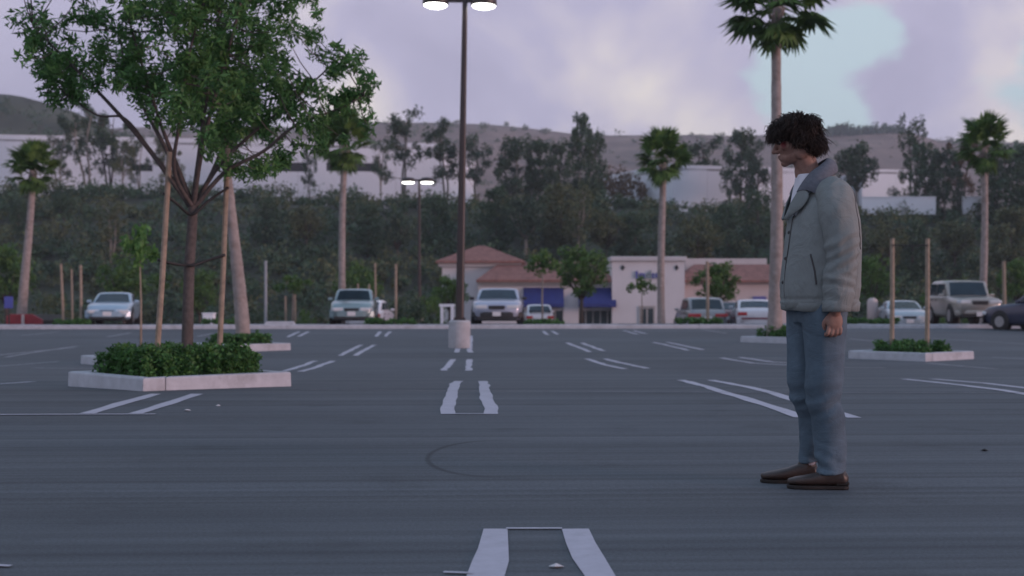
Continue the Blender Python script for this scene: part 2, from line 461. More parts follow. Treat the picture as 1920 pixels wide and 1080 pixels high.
LINES = [
 ([(922, 993), (920, 1030), (916, 1080)], 3.2), ([(1080, 993), (1122, 1080)], 3.2),
 ([(838, 777), (843, 752), (851, 730), (858, 715)], 0), ([(921, 777), (917, 757), (911, 735), (904, 715)], 0),
 ([(165, 776), (228, 757), (297, 739)], 0), ([(258, 776), (315, 757), (371, 739)], 0),
 ([(1505, 783), (1420, 755), (1350, 734), (1278, 713)], 0), ([(1600, 784), (1480, 747), (1420, 730), (1333, 713)], 0),
 ([(1960, 746), (1800, 722), (1695, 711)], 0), ([(1990, 738), (1850, 719), (1748, 711)], 0),
 ([(-30, 722), (62, 716)], 0),
 ([(532, 696), (590, 677)], 0), ([(563, 697), (624, 677)], 0),
 ([(832, 695), (849, 674)], 0), ([(879, 695), (880, 674)], 0),
 ([(1172, 692), (1133, 684), (1101, 673)], 0), ([(1214, 691), (1172, 682), (1134, 673)], 0),
 ([(1500, 686), (1410, 681), (1353, 671)], 0), ([(1530, 683), (1450, 679), (1387, 670)], 0),
 ([(638, 667), (678, 647)], 0), ([(666, 667), (702, 647)], 0),
 ([(856, 661), (858, 654)], 0), ([(881, 661), (883, 630)], 0),
 ([(1106, 660), (1063, 643)], 0), ([(1131, 658), (1090, 643)], 0),
 ([(1292, 657), (1226, 642)], 0), ([(1318, 656), (1252, 642)], 0),
 ([(705, 631), (713, 622)], 0), ([(722, 631), (731, 622)], 0),
 ([(540, 632), (560, 622)], 0), ([(560, 631), (578, 622)], 0),
 ([(1028, 628), (1018, 621)], 0), ([(1046, 627), (1035, 621)], 0),
 ([(1196, 627), (1170, 620)], 0), ([(1212, 626), (1188, 620)], 0),
]
for i, (pts, ext) in enumerate(LINES):
    stripe(pts, WL, wob=.022 if pts[0][1] > 600 else .012, extend=ext, seed=i)
OLD = [[(-20, 668), (140, 652)], [(10, 670), (146, 649)], [(-20, 688), (110, 678)], [(60, 690), (198, 692)],
       [(200, 632), (246, 624)], [(370, 631), (402, 625)], [(40, 629), (112, 622)],
       [(1870, 692), (1740, 681)], [(1960, 675), (1862, 670)], [(1940, 646), (1740, 634)],
       [(1640, 640), (1592, 635)], [(1362, 625), (1316, 618)], [(1540, 689), (1660, 690)], [(700, 610.2), (701, 610)]][:-1]
for i, pts in enumerate(OLD):
    stripe(pts, .11, M_PAINT_OLD, seed=100 + i)
for i, (pts, w, m_) in enumerate([([(-20, 778.5), (292, 777.5)], .05, M_PAINT), ([(852, 777), (908, 777)], .035, M_PAINT),
        ([(949, 993), (1054, 993)], .03, M_PAINT), ([(832, 1075), (888, 1077)], .02, M_PAINT), ([(-20, 1062), (20, 1064)], .03, M_PAINT),
        ([(560, 731), (900, 734), (1480, 737), (1960, 737)], .03, M_PAINT_OLD)]):
    stripe(pts, w, m_, seed=200 + i, wob=.006, lift=.0065)

# small scraps of litter on the tarmac
M_PAPER = pmat('litter_paper', (.55, .54, .55), .9, .1)
for i, (px, py, s, lab) in enumerate([(351, 771, .03, 'scrap of white paper on the tarmac below the big planter'), (409, 762, .022, 'tiny pale scrap on the tarmac right of the stall lines'),
                                      (1043, 1065, .028, 'pale scrap lying between the two nearest painted lines'), (1846, 846, .025, 'small dark pebble on the tarmac at the right')]):
    p = G(px, py)
    bm = bmesh.new()
    n = 7
    ring = [bm.verts.new((s * (1 + .4 * mnoise.noise(Vector((k, i, 0)))) * math.cos(k / n * 6.283), s * .6 * math.sin(k / n * 6.283), .004 + .012 * abs(mnoise.noise(Vector((k * 1.3, i, 4)))))) for k in range(n)]
    top = bm.verts.new((0, 0, .016)); bot = bm.verts.new((0, 0, .0))
    for k in range(n):
        bm.faces.new((ring[k], ring[(k + 1) % n], top)); bm.faces.new((ring[(k + 1) % n], ring[k], bot))
    me = bpy.data.meshes.new('scrap'); bm.to_mesh(me); bm.free()
    tag(link('litter' if i < 3 else 'pebble', me, M_PAPER if i < 3 else M_RUBBER, loc=(p.x, p.y, p.z + .001)), lab, 'litter' if i < 3 else 'pebble')

# ================================================================== FAR HILLS
def ridge(name, d, crest, depth, mat, seed, foot=16, rough=2.0, x0=-900, x1=2800):
    cols = np.linspace(x0, x1, 150)
    cx = np.array([c[0] for c in crest]); cy = np.array([c[1] for c in crest])
    rows = 16
    vs, fs = [], []
    for j in range(rows + 3):
        for px in cols:
            py = float(np.interp(px, cx, cy))
            zc = Zp(py, d)
            x = X(px, d)
            if j <= rows:
                t = j / rows
                y = d - depth * (1 - t)
                z = foot + (zc - foot) * (t ** 1.25)
                z += rough * 2.5 * mnoise.fractal(Vector((x * .012, y * .012, seed)), 1.0, 2.0, 4) * (math.sin(math.pi * t) * 1.3 + .35)
            else:
                k = j - rows
                y = d + depth * .4 * k
                z = foot + (zc - foot) * (1 - .45 * k) - 6
            vs.append((x, y, z))
    n = len(cols)
    for j in range(rows + 2):
        for i in range(n - 1):
            a = j * n + i; fs.append((a, a + 1, a + 1 + n, a + n))
    return tag(link(name, mesh_from(vs, fs, smooth=True), mat), kind='structure')
M_DRY = pmat('dry_brush_hill', (.20, .128, .105), .95, .35, .05, 0, 1, dirt=((.06, .055, .045), .85), detail=10)
M_GREENHILL = pmat('green_brush_hill', (.062, .066, .036), .95, .5, .05, 0, 1, dirt=((.10, .085, .05), .6), detail=9)
ridge('hill', 950, [(-900, 250), (300, 240), (560, 238), (700, 228), (800, 230), (900, 232), (1000, 240), (1080, 248), (1130, 252), (1250, 254), (1400, 258), (1480, 254),
      (1560, 246), (1600, 240), (1680, 236), (1720, 252), (1760, 264), (1850, 268), (1930, 266), (2300, 250), (2800, 240)], 420, M_DRY, 1.0)
ridge('hill', 470, [(-900, 150), (-300, 160), (-60, 176), (30, 178), (90, 190), (150, 208), (210, 236), (290, 258), (380, 282), (460, 300), (600, 330), (800, 372), (1000, 390), (2800, 400)], 150, M_GREENHILL, 4.0, foot=15)

# ================================================================== PLANTS
def leaf_arrays(rng, centers, radii, n_per, ln, wd, droop=.0, flat=.8, shell=.5):
    "rhombus leaves spread through ellipsoidal clumps -> verts, faces"
    centers = np.asarray(centers, float); K = len(centers)
    radii = np.broadcast_to(np.asarray(radii, float).reshape(-1, 1) if np.ndim(radii) else np.full((K, 1), radii), (K, 1))
    n_per = np.broadcast_to(np.asarray(n_per), (K,))
    idx = np.repeat(np.arange(K), n_per); N = len(idx)
    d = rng.normal(size=(N, 3)); d /= np.linalg.norm(d, axis=1, keepdims=True)
    r = rng.random((N, 1)) ** shell
    off = d * r * radii[idx]; off[:, 2] *= flat
    c = centers[idx] + off
    a = d * .7 + rng.normal(size=(N, 3)) * .7; a[:, 2] -= droop
    a /= np.linalg.norm(a, axis=1, keepdims=True)
    b = np.cross(a, rng.normal(size=(N, 3))); b /= np.linalg.norm(b, axis=1, keepdims=True) + 1e-9
    s = (.65 + .7 * rng.random((N, 1)))
    l = a * ln * s * .5; w = b * wd * s * .5
    V = np.stack([c - l, c + w - l * .1, c + l, c - w - l * .1], 1).reshape(-1, 3)
    Fc = np.arange(N * 4).reshape(-1, 4)
    return V, Fc
def leaf_mesh(*a, **k):
    V, Fc = leaf_arrays(*a, **k)
    return mesh_from(V, Fc)

LEAF_TREE = leafmat('street_tree_leaf', (.034, .084, .030), (.145, .320, .100), .40)
LEAF_HEDGE = leafmat('hedge_leaf', (.027, .074, .024), (.105, .245, .064), .25, scale=4)
LEAF_DARK = leafmat('dark_brush_leaf', (.022, .048, .026), (.076, .138, .068), .15, scale=.25)
LEAF_OLIVE = leafmat('olive_brush_leaf', (.042, .058, .026), (.140, .162, .072), .15, scale=.3)
LEAF_EUC = leafmat('eucalyptus_leaf', (.026, .050, .031), (.086, .136, .078), .18, scale=.3)
LEAF_FRESH = leafmat('fresh_leaf', (.034, .080, .020), (.120, .225, .052), .3, scale=.5)
LEAF_PALM = leafmat('palm_leaf', (.038, .084, .022), (.135, .240, .064), .25, scale=2)
LEAF_LIME = leafmat('sapling_leaf', (.050, .125, .030), (.180, .350, .095), .35, scale=2)
LEAF_RUST = leafmat('rusty_leaf', (.07, .045, .022), (.16, .10, .05), .15, scale=.4)

# ---------------------------------------------------------------- planters (diamond islands)
def planter(center, rad, rot, label, name='planter_island'):
    root = empty(name, (center[0], center[1], zlot(*center[:2])), rot)
    tag(root, label, 'planter', 'diamond planter islands of the lower lot')
    k, h = .15, .16
    cs = [Vector((rad * math.cos(a), rad * math.sin(a), 0)) for a in (R(-90), R(0), R(90), R(180))]
    ins = [c * ((rad - k * 1.414) / rad) for c in cs]
    def zz(p, z):     # follow the ground below the bottom edge
        w = Matrix.Rotation(rot, 3, 'Z') @ p
        return (p.x, p.y, z)
    for i in range(4):
      A_, B_, Ai, Bi = cs[i], cs[(i+1) % 4], ins[i], ins[(i+1) % 4]
      for (s0, s1) in ((0.0, .138), (.142, 1.0)):      # cast in lengths with open joints
        a, b, ai, bi = A_.lerp(B_, s0), A_.lerp(B_, s1), Ai.lerp(Bi, s0), Ai.lerp(Bi, s1)
        mb = MB()
        vs = [(*a.xy, -.3), (*b.xy, -.3), (*bi.xy, -.3), (*ai.xy, -.3),
              (a.x*.985, a.y*.985, h), (b.x*.985, b.y*.985, h), (*bi.xy, h), (*ai.xy, h)]
        mb.add(vs, [(3, 2, 1, 0), (4, 5, 6, 7), (0, 1, 5, 4), (1, 2, 6, 5), (2, 3, 7, 6), (3, 0, 4, 7)])
        o = mb.build('kerb_side', M_CONC, root, bevel=.018, segs=2)
        # cast joint across the kerb
    mb = MB(); q = [c * .97 for c in ins]
    mb.add([(c.x, c.y, -.2) for c in q] + [(c.x, c.y, .10) for c in q], [(3, 2, 1, 0), (4, 5, 6, 7)] + [(i, (i+1) % 4, 4 + (i+1) % 4, 4 + i) for i in range(4)])
    mb.build('soil', M_SOIL, root)
    return root, ins
def hedge_in(root, rad, h, label, seed, n=3200, ln=.05, squash=(1, 1), z0=.10, shift=(0, 0)):
    rng = np.random.default_rng(seed)
    r = rad
    cl = []
    for i in range(int(150 * rad * rad)):
        while True:
            u, v = rng.uniform(-1, 1, 2)
            if abs(u) + abs(v) < 1: break
        hh = h * (.72 + .42 * rng.random()) * (1 - .25 * max(0, abs(u) + abs(v) - .75) / .25)
        for z in np.arange(.05, hh, .085):
            cl.append((u * r * squash[0] + shift[0], v * r * squash[1] + shift[1], z0 + z))
    cl = np.array(cl)
    per = max(4, int(n / len(cl)))
    me = leaf_mesh(rng, cl, .085, per, ln, ln * .55, flat=.8, shell=.6)
    o = link('low_hedge', me, LEAF_HEDGE, loc=root.location, rot=(0, 0, root.rotation_euler.z))
    return tag(o, label, 'hedge', 'low hedges filling the planter islands')

fc = G(318, 733)
pc1 = (X(338, fc.y + 1.2), fc.y + 1.16)
pl1, _ = planter(pc1, 1.24, R(-2), 'large diamond planter kerb in front, around the staked street tree')
h1 = hedge_in(pl1, .95, .34, 'dense green hedge around the trunk of the big staked tree', 11, n=30000, ln=.046)
# white blossom specks in the hedge
fr = G(1735, 678); pc2 = (X(1708, fr.y + 1.2), fr.y + 1.2)
pl2, _ = planter(pc2, 1.25, R(-5), 'diamond planter kerb holding two bare wooden stakes, right of the man')
h2 = hedge_in(pl2, .80, .24, 'low green hedge at the foot of the two bare stakes', 12, n=6000, ln=.07)
fr = G(1473, 645); pc3 = (X(1473, fr.y + 1.2), fr.y + 1.2)
pl3, _ = planter(pc3, 1.22, R(0), 'diamond planter kerb around the tall palm behind the man')
h3 = hedge_in(pl3, .85, .30, 'low hedge round the foot of the tall palm behind the man', 13, n=5000, ln=.08)
fr = G(462, 661); pc4 = (X(452, fr.y + 1.2), fr.y + 1.2)
pl4, _ = planter(pc4, 1.16, R(-3), 'diamond planter kerb around the leaning palm, behind the big tree')
h4 = hedge_in(pl4, .82, .27, 'dark low hedge round the foot of the leaning palm', 14, n=5000, ln=.08)
fr = G(272, 688); pc5 = (X(274, fr.y + 1.2), fr.y + 1.2)
pl5, _ = planter(pc5, 1.22, R(0), 'diamond planter kerb half hidden behind the front hedge, under the sapling')
h5 = hedge_in(pl5, .6, .16, 'sparse low hedge under the sapling, behind the front hedge', 15, n=2500, ln=.07)

# ---------------------------------------------------------------- the big staked tree
D0 = pc1[1]
def T(px, py, dy=0.0):
    p = P(px, py, D0); return Vector((p.x, p.y + dy, p.z))
def spline(pts, n=5):
    pts = [Vector(p) for p in pts]; out = []
    for i in range(len(pts) - 1):
        p0 = pts[max(i-1, 0)]; p1 = pts[i]; p2 = pts[i+1]; p3 = pts[min(i+2, len(pts)-1)]
        for k in range(n):
            t = k / n
            out.append(.5 * ((2*p1) + (p2-p0)*t + (2*p0-5*p1+4*p2-p3)*t*t + (3*p1-p0-3*p2+p3)*t**3))
    out.append(pts[-1]); return out
zb = pl1.location.z + .08
base = Vector((X(350, D0), D0, zb))
tree = empty('street_tree', base)
tag(tree, 'big leafy street tree held by two stakes in the front planter', 'tree')
def rel(p): return Vector(p) - base
trunk = spline([base, T(352, 600), T(355, 500), T(360, 430), T(362, 385)], 4)
mb = MB(); mb.tube([rel(p) for p in trunk], np.linspace(.066, .052, len(trunk)).tolist(), 10)
mb.build('trunk', M_BARK, tree, smooth=True)
limbs_px = [
 ([(361, 392, 0), (292, 290, -.15), (232, 214, -.3), (160, 135, -.45), (95, 70, -.5)], .034),
 ([(361, 388, 0), (305, 275, .1), (252, 190, .3), (212, 120, .5), (190, 30, .6)], .03),
 ([(361, 385, 0), (335, 300, -.2), (318, 235, -.4), (300, 140, -.7), (265, -10, -.9)], .03),
 ([(362, 385, 0), (366, 300, .15), (368, 210, .35), (380, 60, .6), (395, -120, .7)], .036),
 ([(362, 387, 0), (386, 300, -.25), (420, 205, -.5), (470, 80, -.8), (515, -90, -.9)], .034),
 ([(362, 390, 0), (402, 315, .1), (455, 250, .3), (545, 165, .5), (620, 85, .7)], .03),
 ([(362, 392, 0), (425, 325, -.1), (500, 288, -.2), (560, 240, -.2), (640, 205, -.1), (695, 172, 0)], .028),
 ([(362, 390, 0), (375, 330, .4), (385, 260, .8), (400, 160, 1.2), (420, 30, 1.4)], .028),
 ([(362, 390, 0), (345, 330, -.4), (372, 250, -.8), (400, 150, -1.1), (440, 20, -1.2)], .028),
 ([(292, 290, -.15), (240, 225, -.1), (180, 215, 0), (110, 165, .1), (85, 140, .1)], .016),
]
nodes = []
for pts, r0 in limbs_px:
    sp = spline([T(*p) for p in pts], 6)
    mb = MB(); mb.tube([rel(p) for p in sp], np.linspace(r0, .007, len(sp)).tolist(), 7)
    mb.build('limb', M_BARK, tree, smooth=True)
    nodes += sp[4:]
nodes_np = np.array([tuple(n) for n in nodes])
# crown silhouette in photo pixels, at the tree's own distance
SIL = [(38, 20), (60, -40), (120, -150), (250, -230), (400, -260), (540, -210), (625, -110), (640, -10), (618, 60), (668, 90), (690, 130), (718, 178),
       (700, 235), (650, 238), (622, 265), (560, 300), (500, 312), (440, 330), (400, 300), (352, 262), (300, 245), (262, 180), (205, 150), (140, 150), (112, 188), (68, 172), (78, 120), (52, 70)]
def inpoly(x, y, poly):
    c = False; j = len(poly) - 1
    for i in range(len(poly)):
        xi, yi = poly[i]; xj, yj = poly[j]
        if (yi > y) != (yj > y) and x < (xj - xi) * (y - yi) / (yj - yi) + xi: c = not c
        j = i
    return c
rng = np.random.default_rng(5)
cents, rads, cnt = [], [], []
for (pts, r0) in limbs_px:      # foliage clothes the outer half of every limb
    sp = spline([T(*p) for p in pts], 6)
    for q in sp[int(len(sp) * .62):]:
        for _ in range(1):
            cents.append(tuple(rel(q) + Vector(rng.normal(size=3) * .10))); rads.append(rng.uniform(.10, .17)); cnt.append(60)
while len(cents) < 470:
    x = rng.uniform(30, 720); y = rng.uniform(-260, 340)
    if not inpoly(x, y, SIL): continue
    dens = 1.0
    if x < 330 and y < 150: dens = .60
    if 165 < x < 265 and -40 < y < 85: dens = .28
    if x > 545: dens = .34
    if 560 < x < 660 and 60 < y < 230: dens = .16
    if y > 200 and x > 500: dens = .25
    if x < 140 and y > 90: dens = .5 if y > 130 else .45
    if rng.random() > dens: continue
    span = 1.45 * math.sqrt(max(.05, 1 - ((x - 385) / 360) ** 2))
    dy = rng.uniform(-1, 1) * span
    p = T(x, y, dy)
    if math.dist((x, y), (352, 330)) < 45: continue
    edge = x > 590 or x < 130
    cents.append(tuple(rel(p))); r_ = rng.uniform(.10, .2) * (.8 if edge else 1.0)
    rads.append(r_); cnt.append(int(rng.uniform(50, 92) * (r_ / .15) ** 1.3))
mb = MB()
for c in cents:
    c = Vector(c); w = c + base
    i = int(np.argmin(np.linalg.norm(nodes_np - np.array(w), axis=1) + .25 * np.maximum(0, nodes_np[:, 2] - w.z)))
    if (c - rel(nodes[i])).length > .75: continue
    a = rel(nodes[i]); mid = (a + c) / 2 + Vector((0, 0, -.04))
    mb.tube([a, mid, c], [.008, .006, .003], 4, caps=False)
mb.build('twigs', M_BARK, tree)['kind'] = 'stuff'
me = leaf_mesh(rng, cents, rads, np.array(cnt) * 13 // 10, .088, .026, droop=.15, flat=1.0, shell=.45)
link('crown', me, LEAF_TREE, tree)

def stake(p_base, p_top, r, label, group, name='wooden_stake', mat=None):
    mb = MB(); b_ = Vector(p_base); t_ = Vector(p_top)
    mb.tube([Vector((0, 0, 0)), (t_ - b_) * .5 + Vector((.006, 0, 0)), t_ - b_], [r * 1.05, r, r * .95], 8)
    o = mb.build(name, mat or M_WOOD, smooth=False, loc=b_, bevel=.004)
    return tag(o, label, 'stake', group)
sL = stake((X(291, D0 - .28), D0 - .28, zb), (X(318, D0 - .28), D0 - .28, Zp(285, D0 - .28)), .032, 'wooden stake left of the big tree trunk, leaning right', 'stakes of the big street tree')
sR = stake((X(409, D0 + .1), D0 + .1, zb), (X(427, D0 + .1), D0 + .1, Zp(278, D0 + .1)), .031, 'wooden stake right of the big tree trunk', 'stakes of the big street tree')
for yl, yt, yr, lab in ((362, 401, 352, 'upper black rubber tie between the stakes and the big tree'), (487, 498, 478, 'lower black rubber tie between the stakes and the big tree')):
    xt = np.interp(yt, [385, 600], [361, 352])
    pl = Vector((X(np.interp(yl, [285, 650], [318, 291]), D0 - .28), D0 - .28, Zp(yl, D0 - .28))); pr = Vector((X(np.interp(yr, [278, 650], [427, 409]), D0 + .1), D0 + .1, Zp(yr, D0 + .1)))
    pt = T(xt, yt, -.075)
    mb = MB()
    pth = spline([pl + Vector((-.035, -.02, 0)), pl.lerp(pt, .5) + Vector((0, -.03, -.015)), pt + Vector((-.03, -.01, 0)), pt + Vector((.05, -.005, 0)), pt.lerp(pr, .5) + Vector((0, -.02, -.012)), pr + Vector((.035, -.03, .0))], 4)
    mb.tube([p - pt for p in pth], .016, 6)
    tag(mb.build('tree_tie', M_RUBBER, smooth=True, loc=pt), lab, 'tree tie')

# two bare stakes in the right planter (its sapling has died back)
for px, lab in ((1672, 'bare wooden stake at the left of the pair behind the man'), (1738, 'bare wooden stake at the right of the pair behind the man')):
    d = pc2[1] + .05
    stake((X(px, d), d, zlot(X(px, d), d) + .08), (X(px + 1, d), d, Zp(447, d)), .048, lab, 'pair of bare stakes in the right planter')
d = pc2[1] + .05
mb = MB(); mb.tube([(0, 0, 0), (.35, -.01, -.01), (X(1738, d) - X(1672, d), 0, 0)], .012, 6)
tag(mb.build('tree_tie', M_RUBBER, loc=(X(1672, d), d - .055, Zp(460, d))), 'dark wire tie strung between the two bare stakes', 'tree tie')

# ---------------------------------------------------------------- palms
def frond_mesh(seed, n=24, pet=.62, bl=.62):
    rng = np.random.default_rng(seed); mb = MB()
    sag = .10 + .08 * rng.random()
    pts = [Vector((pet * t, 0, -sag * t * t)) for t in (0, .33, .66, 1)]
    mb.tube(pts, [.020, .014, .011, .008], 5)
    hub = pts[-1]
    for k in range(n):
        a = R(-128 + 256 * k / (n - 1)) + rng.normal() * .04
        l = bl * (1.0 - .28 * (abs(a) / R(128)) ** 2) * (.88 + .2 * rng.random())
        dirv = Vector((math.cos(a), math.sin(a), .10 * math.cos(a) + .05 * rng.normal())).normalized()
        side = Vector((-math.sin(a), math.cos(a), 0))
        w = .058
        up = Vector((0, 0, 1))
        m1 = hub + dirv * l * .5 + up * .02; tip = hub + dirv * l + up * (-.16 * l - .08 * rng.random())
        j = .012 * (1 if k % 2 else -1)
        b0 = hub + dirv * .02
        mb.add([b0 - side * .008, b0 + side * .008, m1 + side * w + up * j, tip, m1 - side * w + up * j * -1], [(0, 1, 2, 4), (4, 2, 3)])
    me = mesh_from(mb.v, mb.f)
    me.materials.append(LEAF_PALM)
    return me
FRONDS = [frond_mesh(s) for s in (1, 2, 3)]
def palm(base, top, r0, r1, size, label, seed, n=34):
    rng = np.random.default_rng(seed)
    base = Vector(base); top = Vector(top)
    root = empty('fan_palm', base); tag(root, label, 'palm tree', 'fan palms around the lots')
    mb = MB(); N = 40
    pts, rr = [], []
    for i in range(N + 1):
        t = i / N
        c = (top - base) * t; c = c + Vector((.05 * math.sin(t * 3 + seed), 0, 0)) * (1 - t) * t * 4
        pts.append(c); rr.append((r0 + (r1 - r0) * t ** .8) * (1 + (.10 if i < 3 else 0) * (3 - i) / 3 + .018 * rng.normal()))
    mb.tube(pts, rr, 12); mb.build('trunk', M_PALMBARK, root, smooth=True)
    # fibrous boot head under the crown
    tp = top - base
    mb = MB()
    for k in range(26):
        a = rng.uniform(0, 6.283); e = rng.uniform(-.75, .35) * size
        b0 = tp + Vector((math.cos(a) * r1 * 1.0, math.sin(a) * r1, e * .55 - .12 * size))
        mb.tube([b0, b0 + Vector((math.cos(a) * .09, math.sin(a) * .09, .16)) * size], [.035 * size, .012], 4)
    mb.build('leaf_bases', M_PALMBARK, root)['kind'] = 'stuff'
    for k in range(n):
        t = (k + .5) / n
        el = 86 - 150 * t ** 1.2 + rng.normal() * 8
        az = k * 137.5 + rng.normal() * 12
        s = size * (.86 + .22 * rng.random()) * (1.0 if el > -20 else .85)
        link('frond', FRONDS[k % 3], None, root, loc=tp + Vector((0, 0, .16 * size - .30 * size * t)), rot=(rng.normal() * .25, -R(el), R(az)), scl=s)
    return root
def palm_px(bx, tx, crown_c, d, size, w0, w1, label, seed, zb=None, n=34):
    x = X(bx, d); z = zground(x, d) if zb is None else zb
    return palm((x, d, z - .03), (X(tx, d), d, Zp(crown_c, d)), w0 / 2 / F_PX * d, w1 / 2 / F_PX * d, size, label, seed, n)
palm_px(1452, 1457, 6, pc3[1], 1.38, 29, 16, 'tallest fan palm, its trunk rising right behind the man', 1, zb=pl3.location.z + .1)
palm_px(457, 420, 215, pc4[1] + .2, .95, 30, 13, 'leaning fan palm behind the big street tree, crown hidden', 2, zb=pl4.location.z + .1)
palm_px(641, 646, 268, 53.5, 1.22, 14, 11, 'fan palm behind the teal parked sedan', 3)
palm_px(1240, 1243, 298, 54.5, 1.12, 15, 12, 'fan palm in front of the store tower, crown against the hills', 4)
palm_px(40, 62, 318, 53.0, 1.02, 20, 11, 'slanting fan palm above the red kerb at the far left', 5)
palm_px(1842, 1846, 276, 56.5, 1.2, 15, 11, 'fan palm behind the parked sport utility vehicle', 6)

# ---------------------------------------------------------------- generic trees (unit variants, height 1, base at 0)
def variant(kind, seed):
    rng = np.random.default_rng(seed)
    tr = MB(); cl, rd, ct = [], [], []
    if kind == 'euc':        # tall, several pale stems, open clumpy crown in the upper part
        for s in range(rng.integers(2, 4)):
            a = rng.uniform(0, 6.28); lean = rng.uniform(.05, .16)
            top = Vector((math.cos(a) * lean, math.sin(a) * lean, rng.uniform(.82, .95)))
            pth = spline([(0, 0, 0), top * .35 + Vector((rng.normal() * .02, rng.normal() * .02, 0)), top * .7 + Vector((rng.normal() * .03, rng.normal() * .03, 0)), top], 4)
            tr.tube(pth, np.linspace(.016, .004, len(pth)).tolist(), 6)
            for q in range(12):
                t = rng.uniform(.40, 1.0); b_ = pth[int(t * (len(pth) - 1))]
                an = rng.uniform(0, 6.28); l = rng.uniform(.06, .17)
                e = b_ + Vector((math.cos(an) * l, math.sin(an) * l, rng.uniform(.02, .12)))
                tr.tube([b_, e], [.005, .002], 4)
                for _ in range(2):
                    cl.append(tuple(e + Vector(rng.normal(size=3) * .022))); rd.append(rng.uniform(.04, .075)); ct.append(46)
        lw = (.034, .014)
    elif kind == 'dense':    # dense upright evergreen crown nearly to the ground
        tr.tube([(0, 0, 0), (.01, 0, .3), (0, .01, .8)], [.022, .018, .006], 6)
        for q in range(100):
            z = rng.uniform(.12, .97); w = .25 * math.sin(math.pi * min(1, z * .68 + .26)) ** .55 + .03
            a = rng.uniform(0, 6.28); r_ = w * math.sqrt(rng.random())
            cl.append((r_ * math.cos(a), r_ * math.sin(a), z)); rd.append(rng.uniform(.05, .085)); ct.append(48)
        lw = (.042, .02)
    elif kind == 'round':    # trunk with a rounded crown
        tr.tube([(0, 0, 0), (.01, 0, .25), (0, .01, .55)], [.028, .022, .012], 7)
        for q in range(6):
            a = q * 1.05 + rng.random(); tr.tube([(0, 0, .34), (.13 * math.cos(a), .13 * math.sin(a), .52), (.22 * math.cos(a), .22 * math.sin(a), .72)], [.014, .009, .003], 5)
        for q in range(70):
            d_ = rng.normal(size=3); d_ /= np.linalg.norm(d_); r_ = rng.random() ** .45
            cl.append((d_[0] * r_ * .30, d_[1] * r_ * .30, .66 + d_[2] * r_ * .30)); rd.append(rng.uniform(.055, .09)); ct.append(46)
        lw = (.042, .020)
    elif kind == 'sapling':  # thin stem, small tuft
        tr.tube([(0, 0, 0), (.01, 0, .4), (0, .01, .8)], [.012, .010, .004], 6)
        for q in range(16):
            d_ = rng.normal(size=3); d_ /= np.linalg.norm(d_); r_ = rng.random() ** .5
            cl.append((d_[0] * r_ * .20, d_[1] * r_ * .20, .78 + d_[2] * r_ * .19)); rd.append(rng.uniform(.05, .08)); ct.append(38)
        lw = (.05, .024)
    elif kind == 'bush':     # low broad shrub
        tr.tube([(0, 0, 0), (0, 0, .4)], [.03, .012], 6)
        for q in range(46):
            a = rng.uniform(0, 6.28); r_ = .62 * math.sqrt(rng.random()); z = rng.uniform(.05, .86) * math.sqrt(max(.05, 1 - (r_ / .72) ** 2))
            cl.append((r_ * math.cos(a), r_ * math.sin(a), z)); rd.append(rng.uniform(.11, .17)); ct.append(42)
        lw = (.075, .04)
    return tr.mesh(smooth=True), leaf_mesh(rng, cl, rd, ct, lw[0], lw[1], droop=.3 if kind == 'euc' else 0, flat=1.05, shell=.5)
VAR = {k: [variant(k, s) for s in seeds] for k, seeds in {'euc': (21, 22, 23, 24), 'dense': (31, 32, 33), 'round': (41, 42, 43), 'sapling': (51, 52), 'bush': (61, 62, 63)}.items()}
_used = {}
def tree_at(kind, px, ytop, d, wscale, leaf, label, seed, bark=None, name=None, group=None, z=None, sink=.05, cat=None):
    x = X(px, d); z0 = (zground(x, d) if z is None else z) - sink
    h = Zp(ytop, d) - z0
    tm, cm = VAR[kind][seed % len(VAR[kind])]
    key = (kind, seed % len(VAR[kind]), leaf.name, (bark or M_BARK_DARK).name)
    if key not in _used:
        a, b = tm.copy(), cm.copy(); a.materials.clear(); b.materials.clear(); a.materials.append(bark or M_BARK_DARK); b.materials.append(leaf); _used[key] = (a, b)
    tm, cm = _used[key]
    nm = name or {'euc': 'eucalyptus_tree', 'dense': 'evergreen_tree', 'round': 'broadleaf_tree', 'sapling': 'sapling', 'bush': 'shrub'}[kind]
    root = empty(nm, (x, d, z0), seed * 1.7)
    root.scale = (h * wscale, h * wscale, h)
    tag(root, label, cat or ('shrub' if kind == 'bush' else 'tree'), group)
    link('trunk', tm, None, root); link('crown', cm, None, root)
    return root

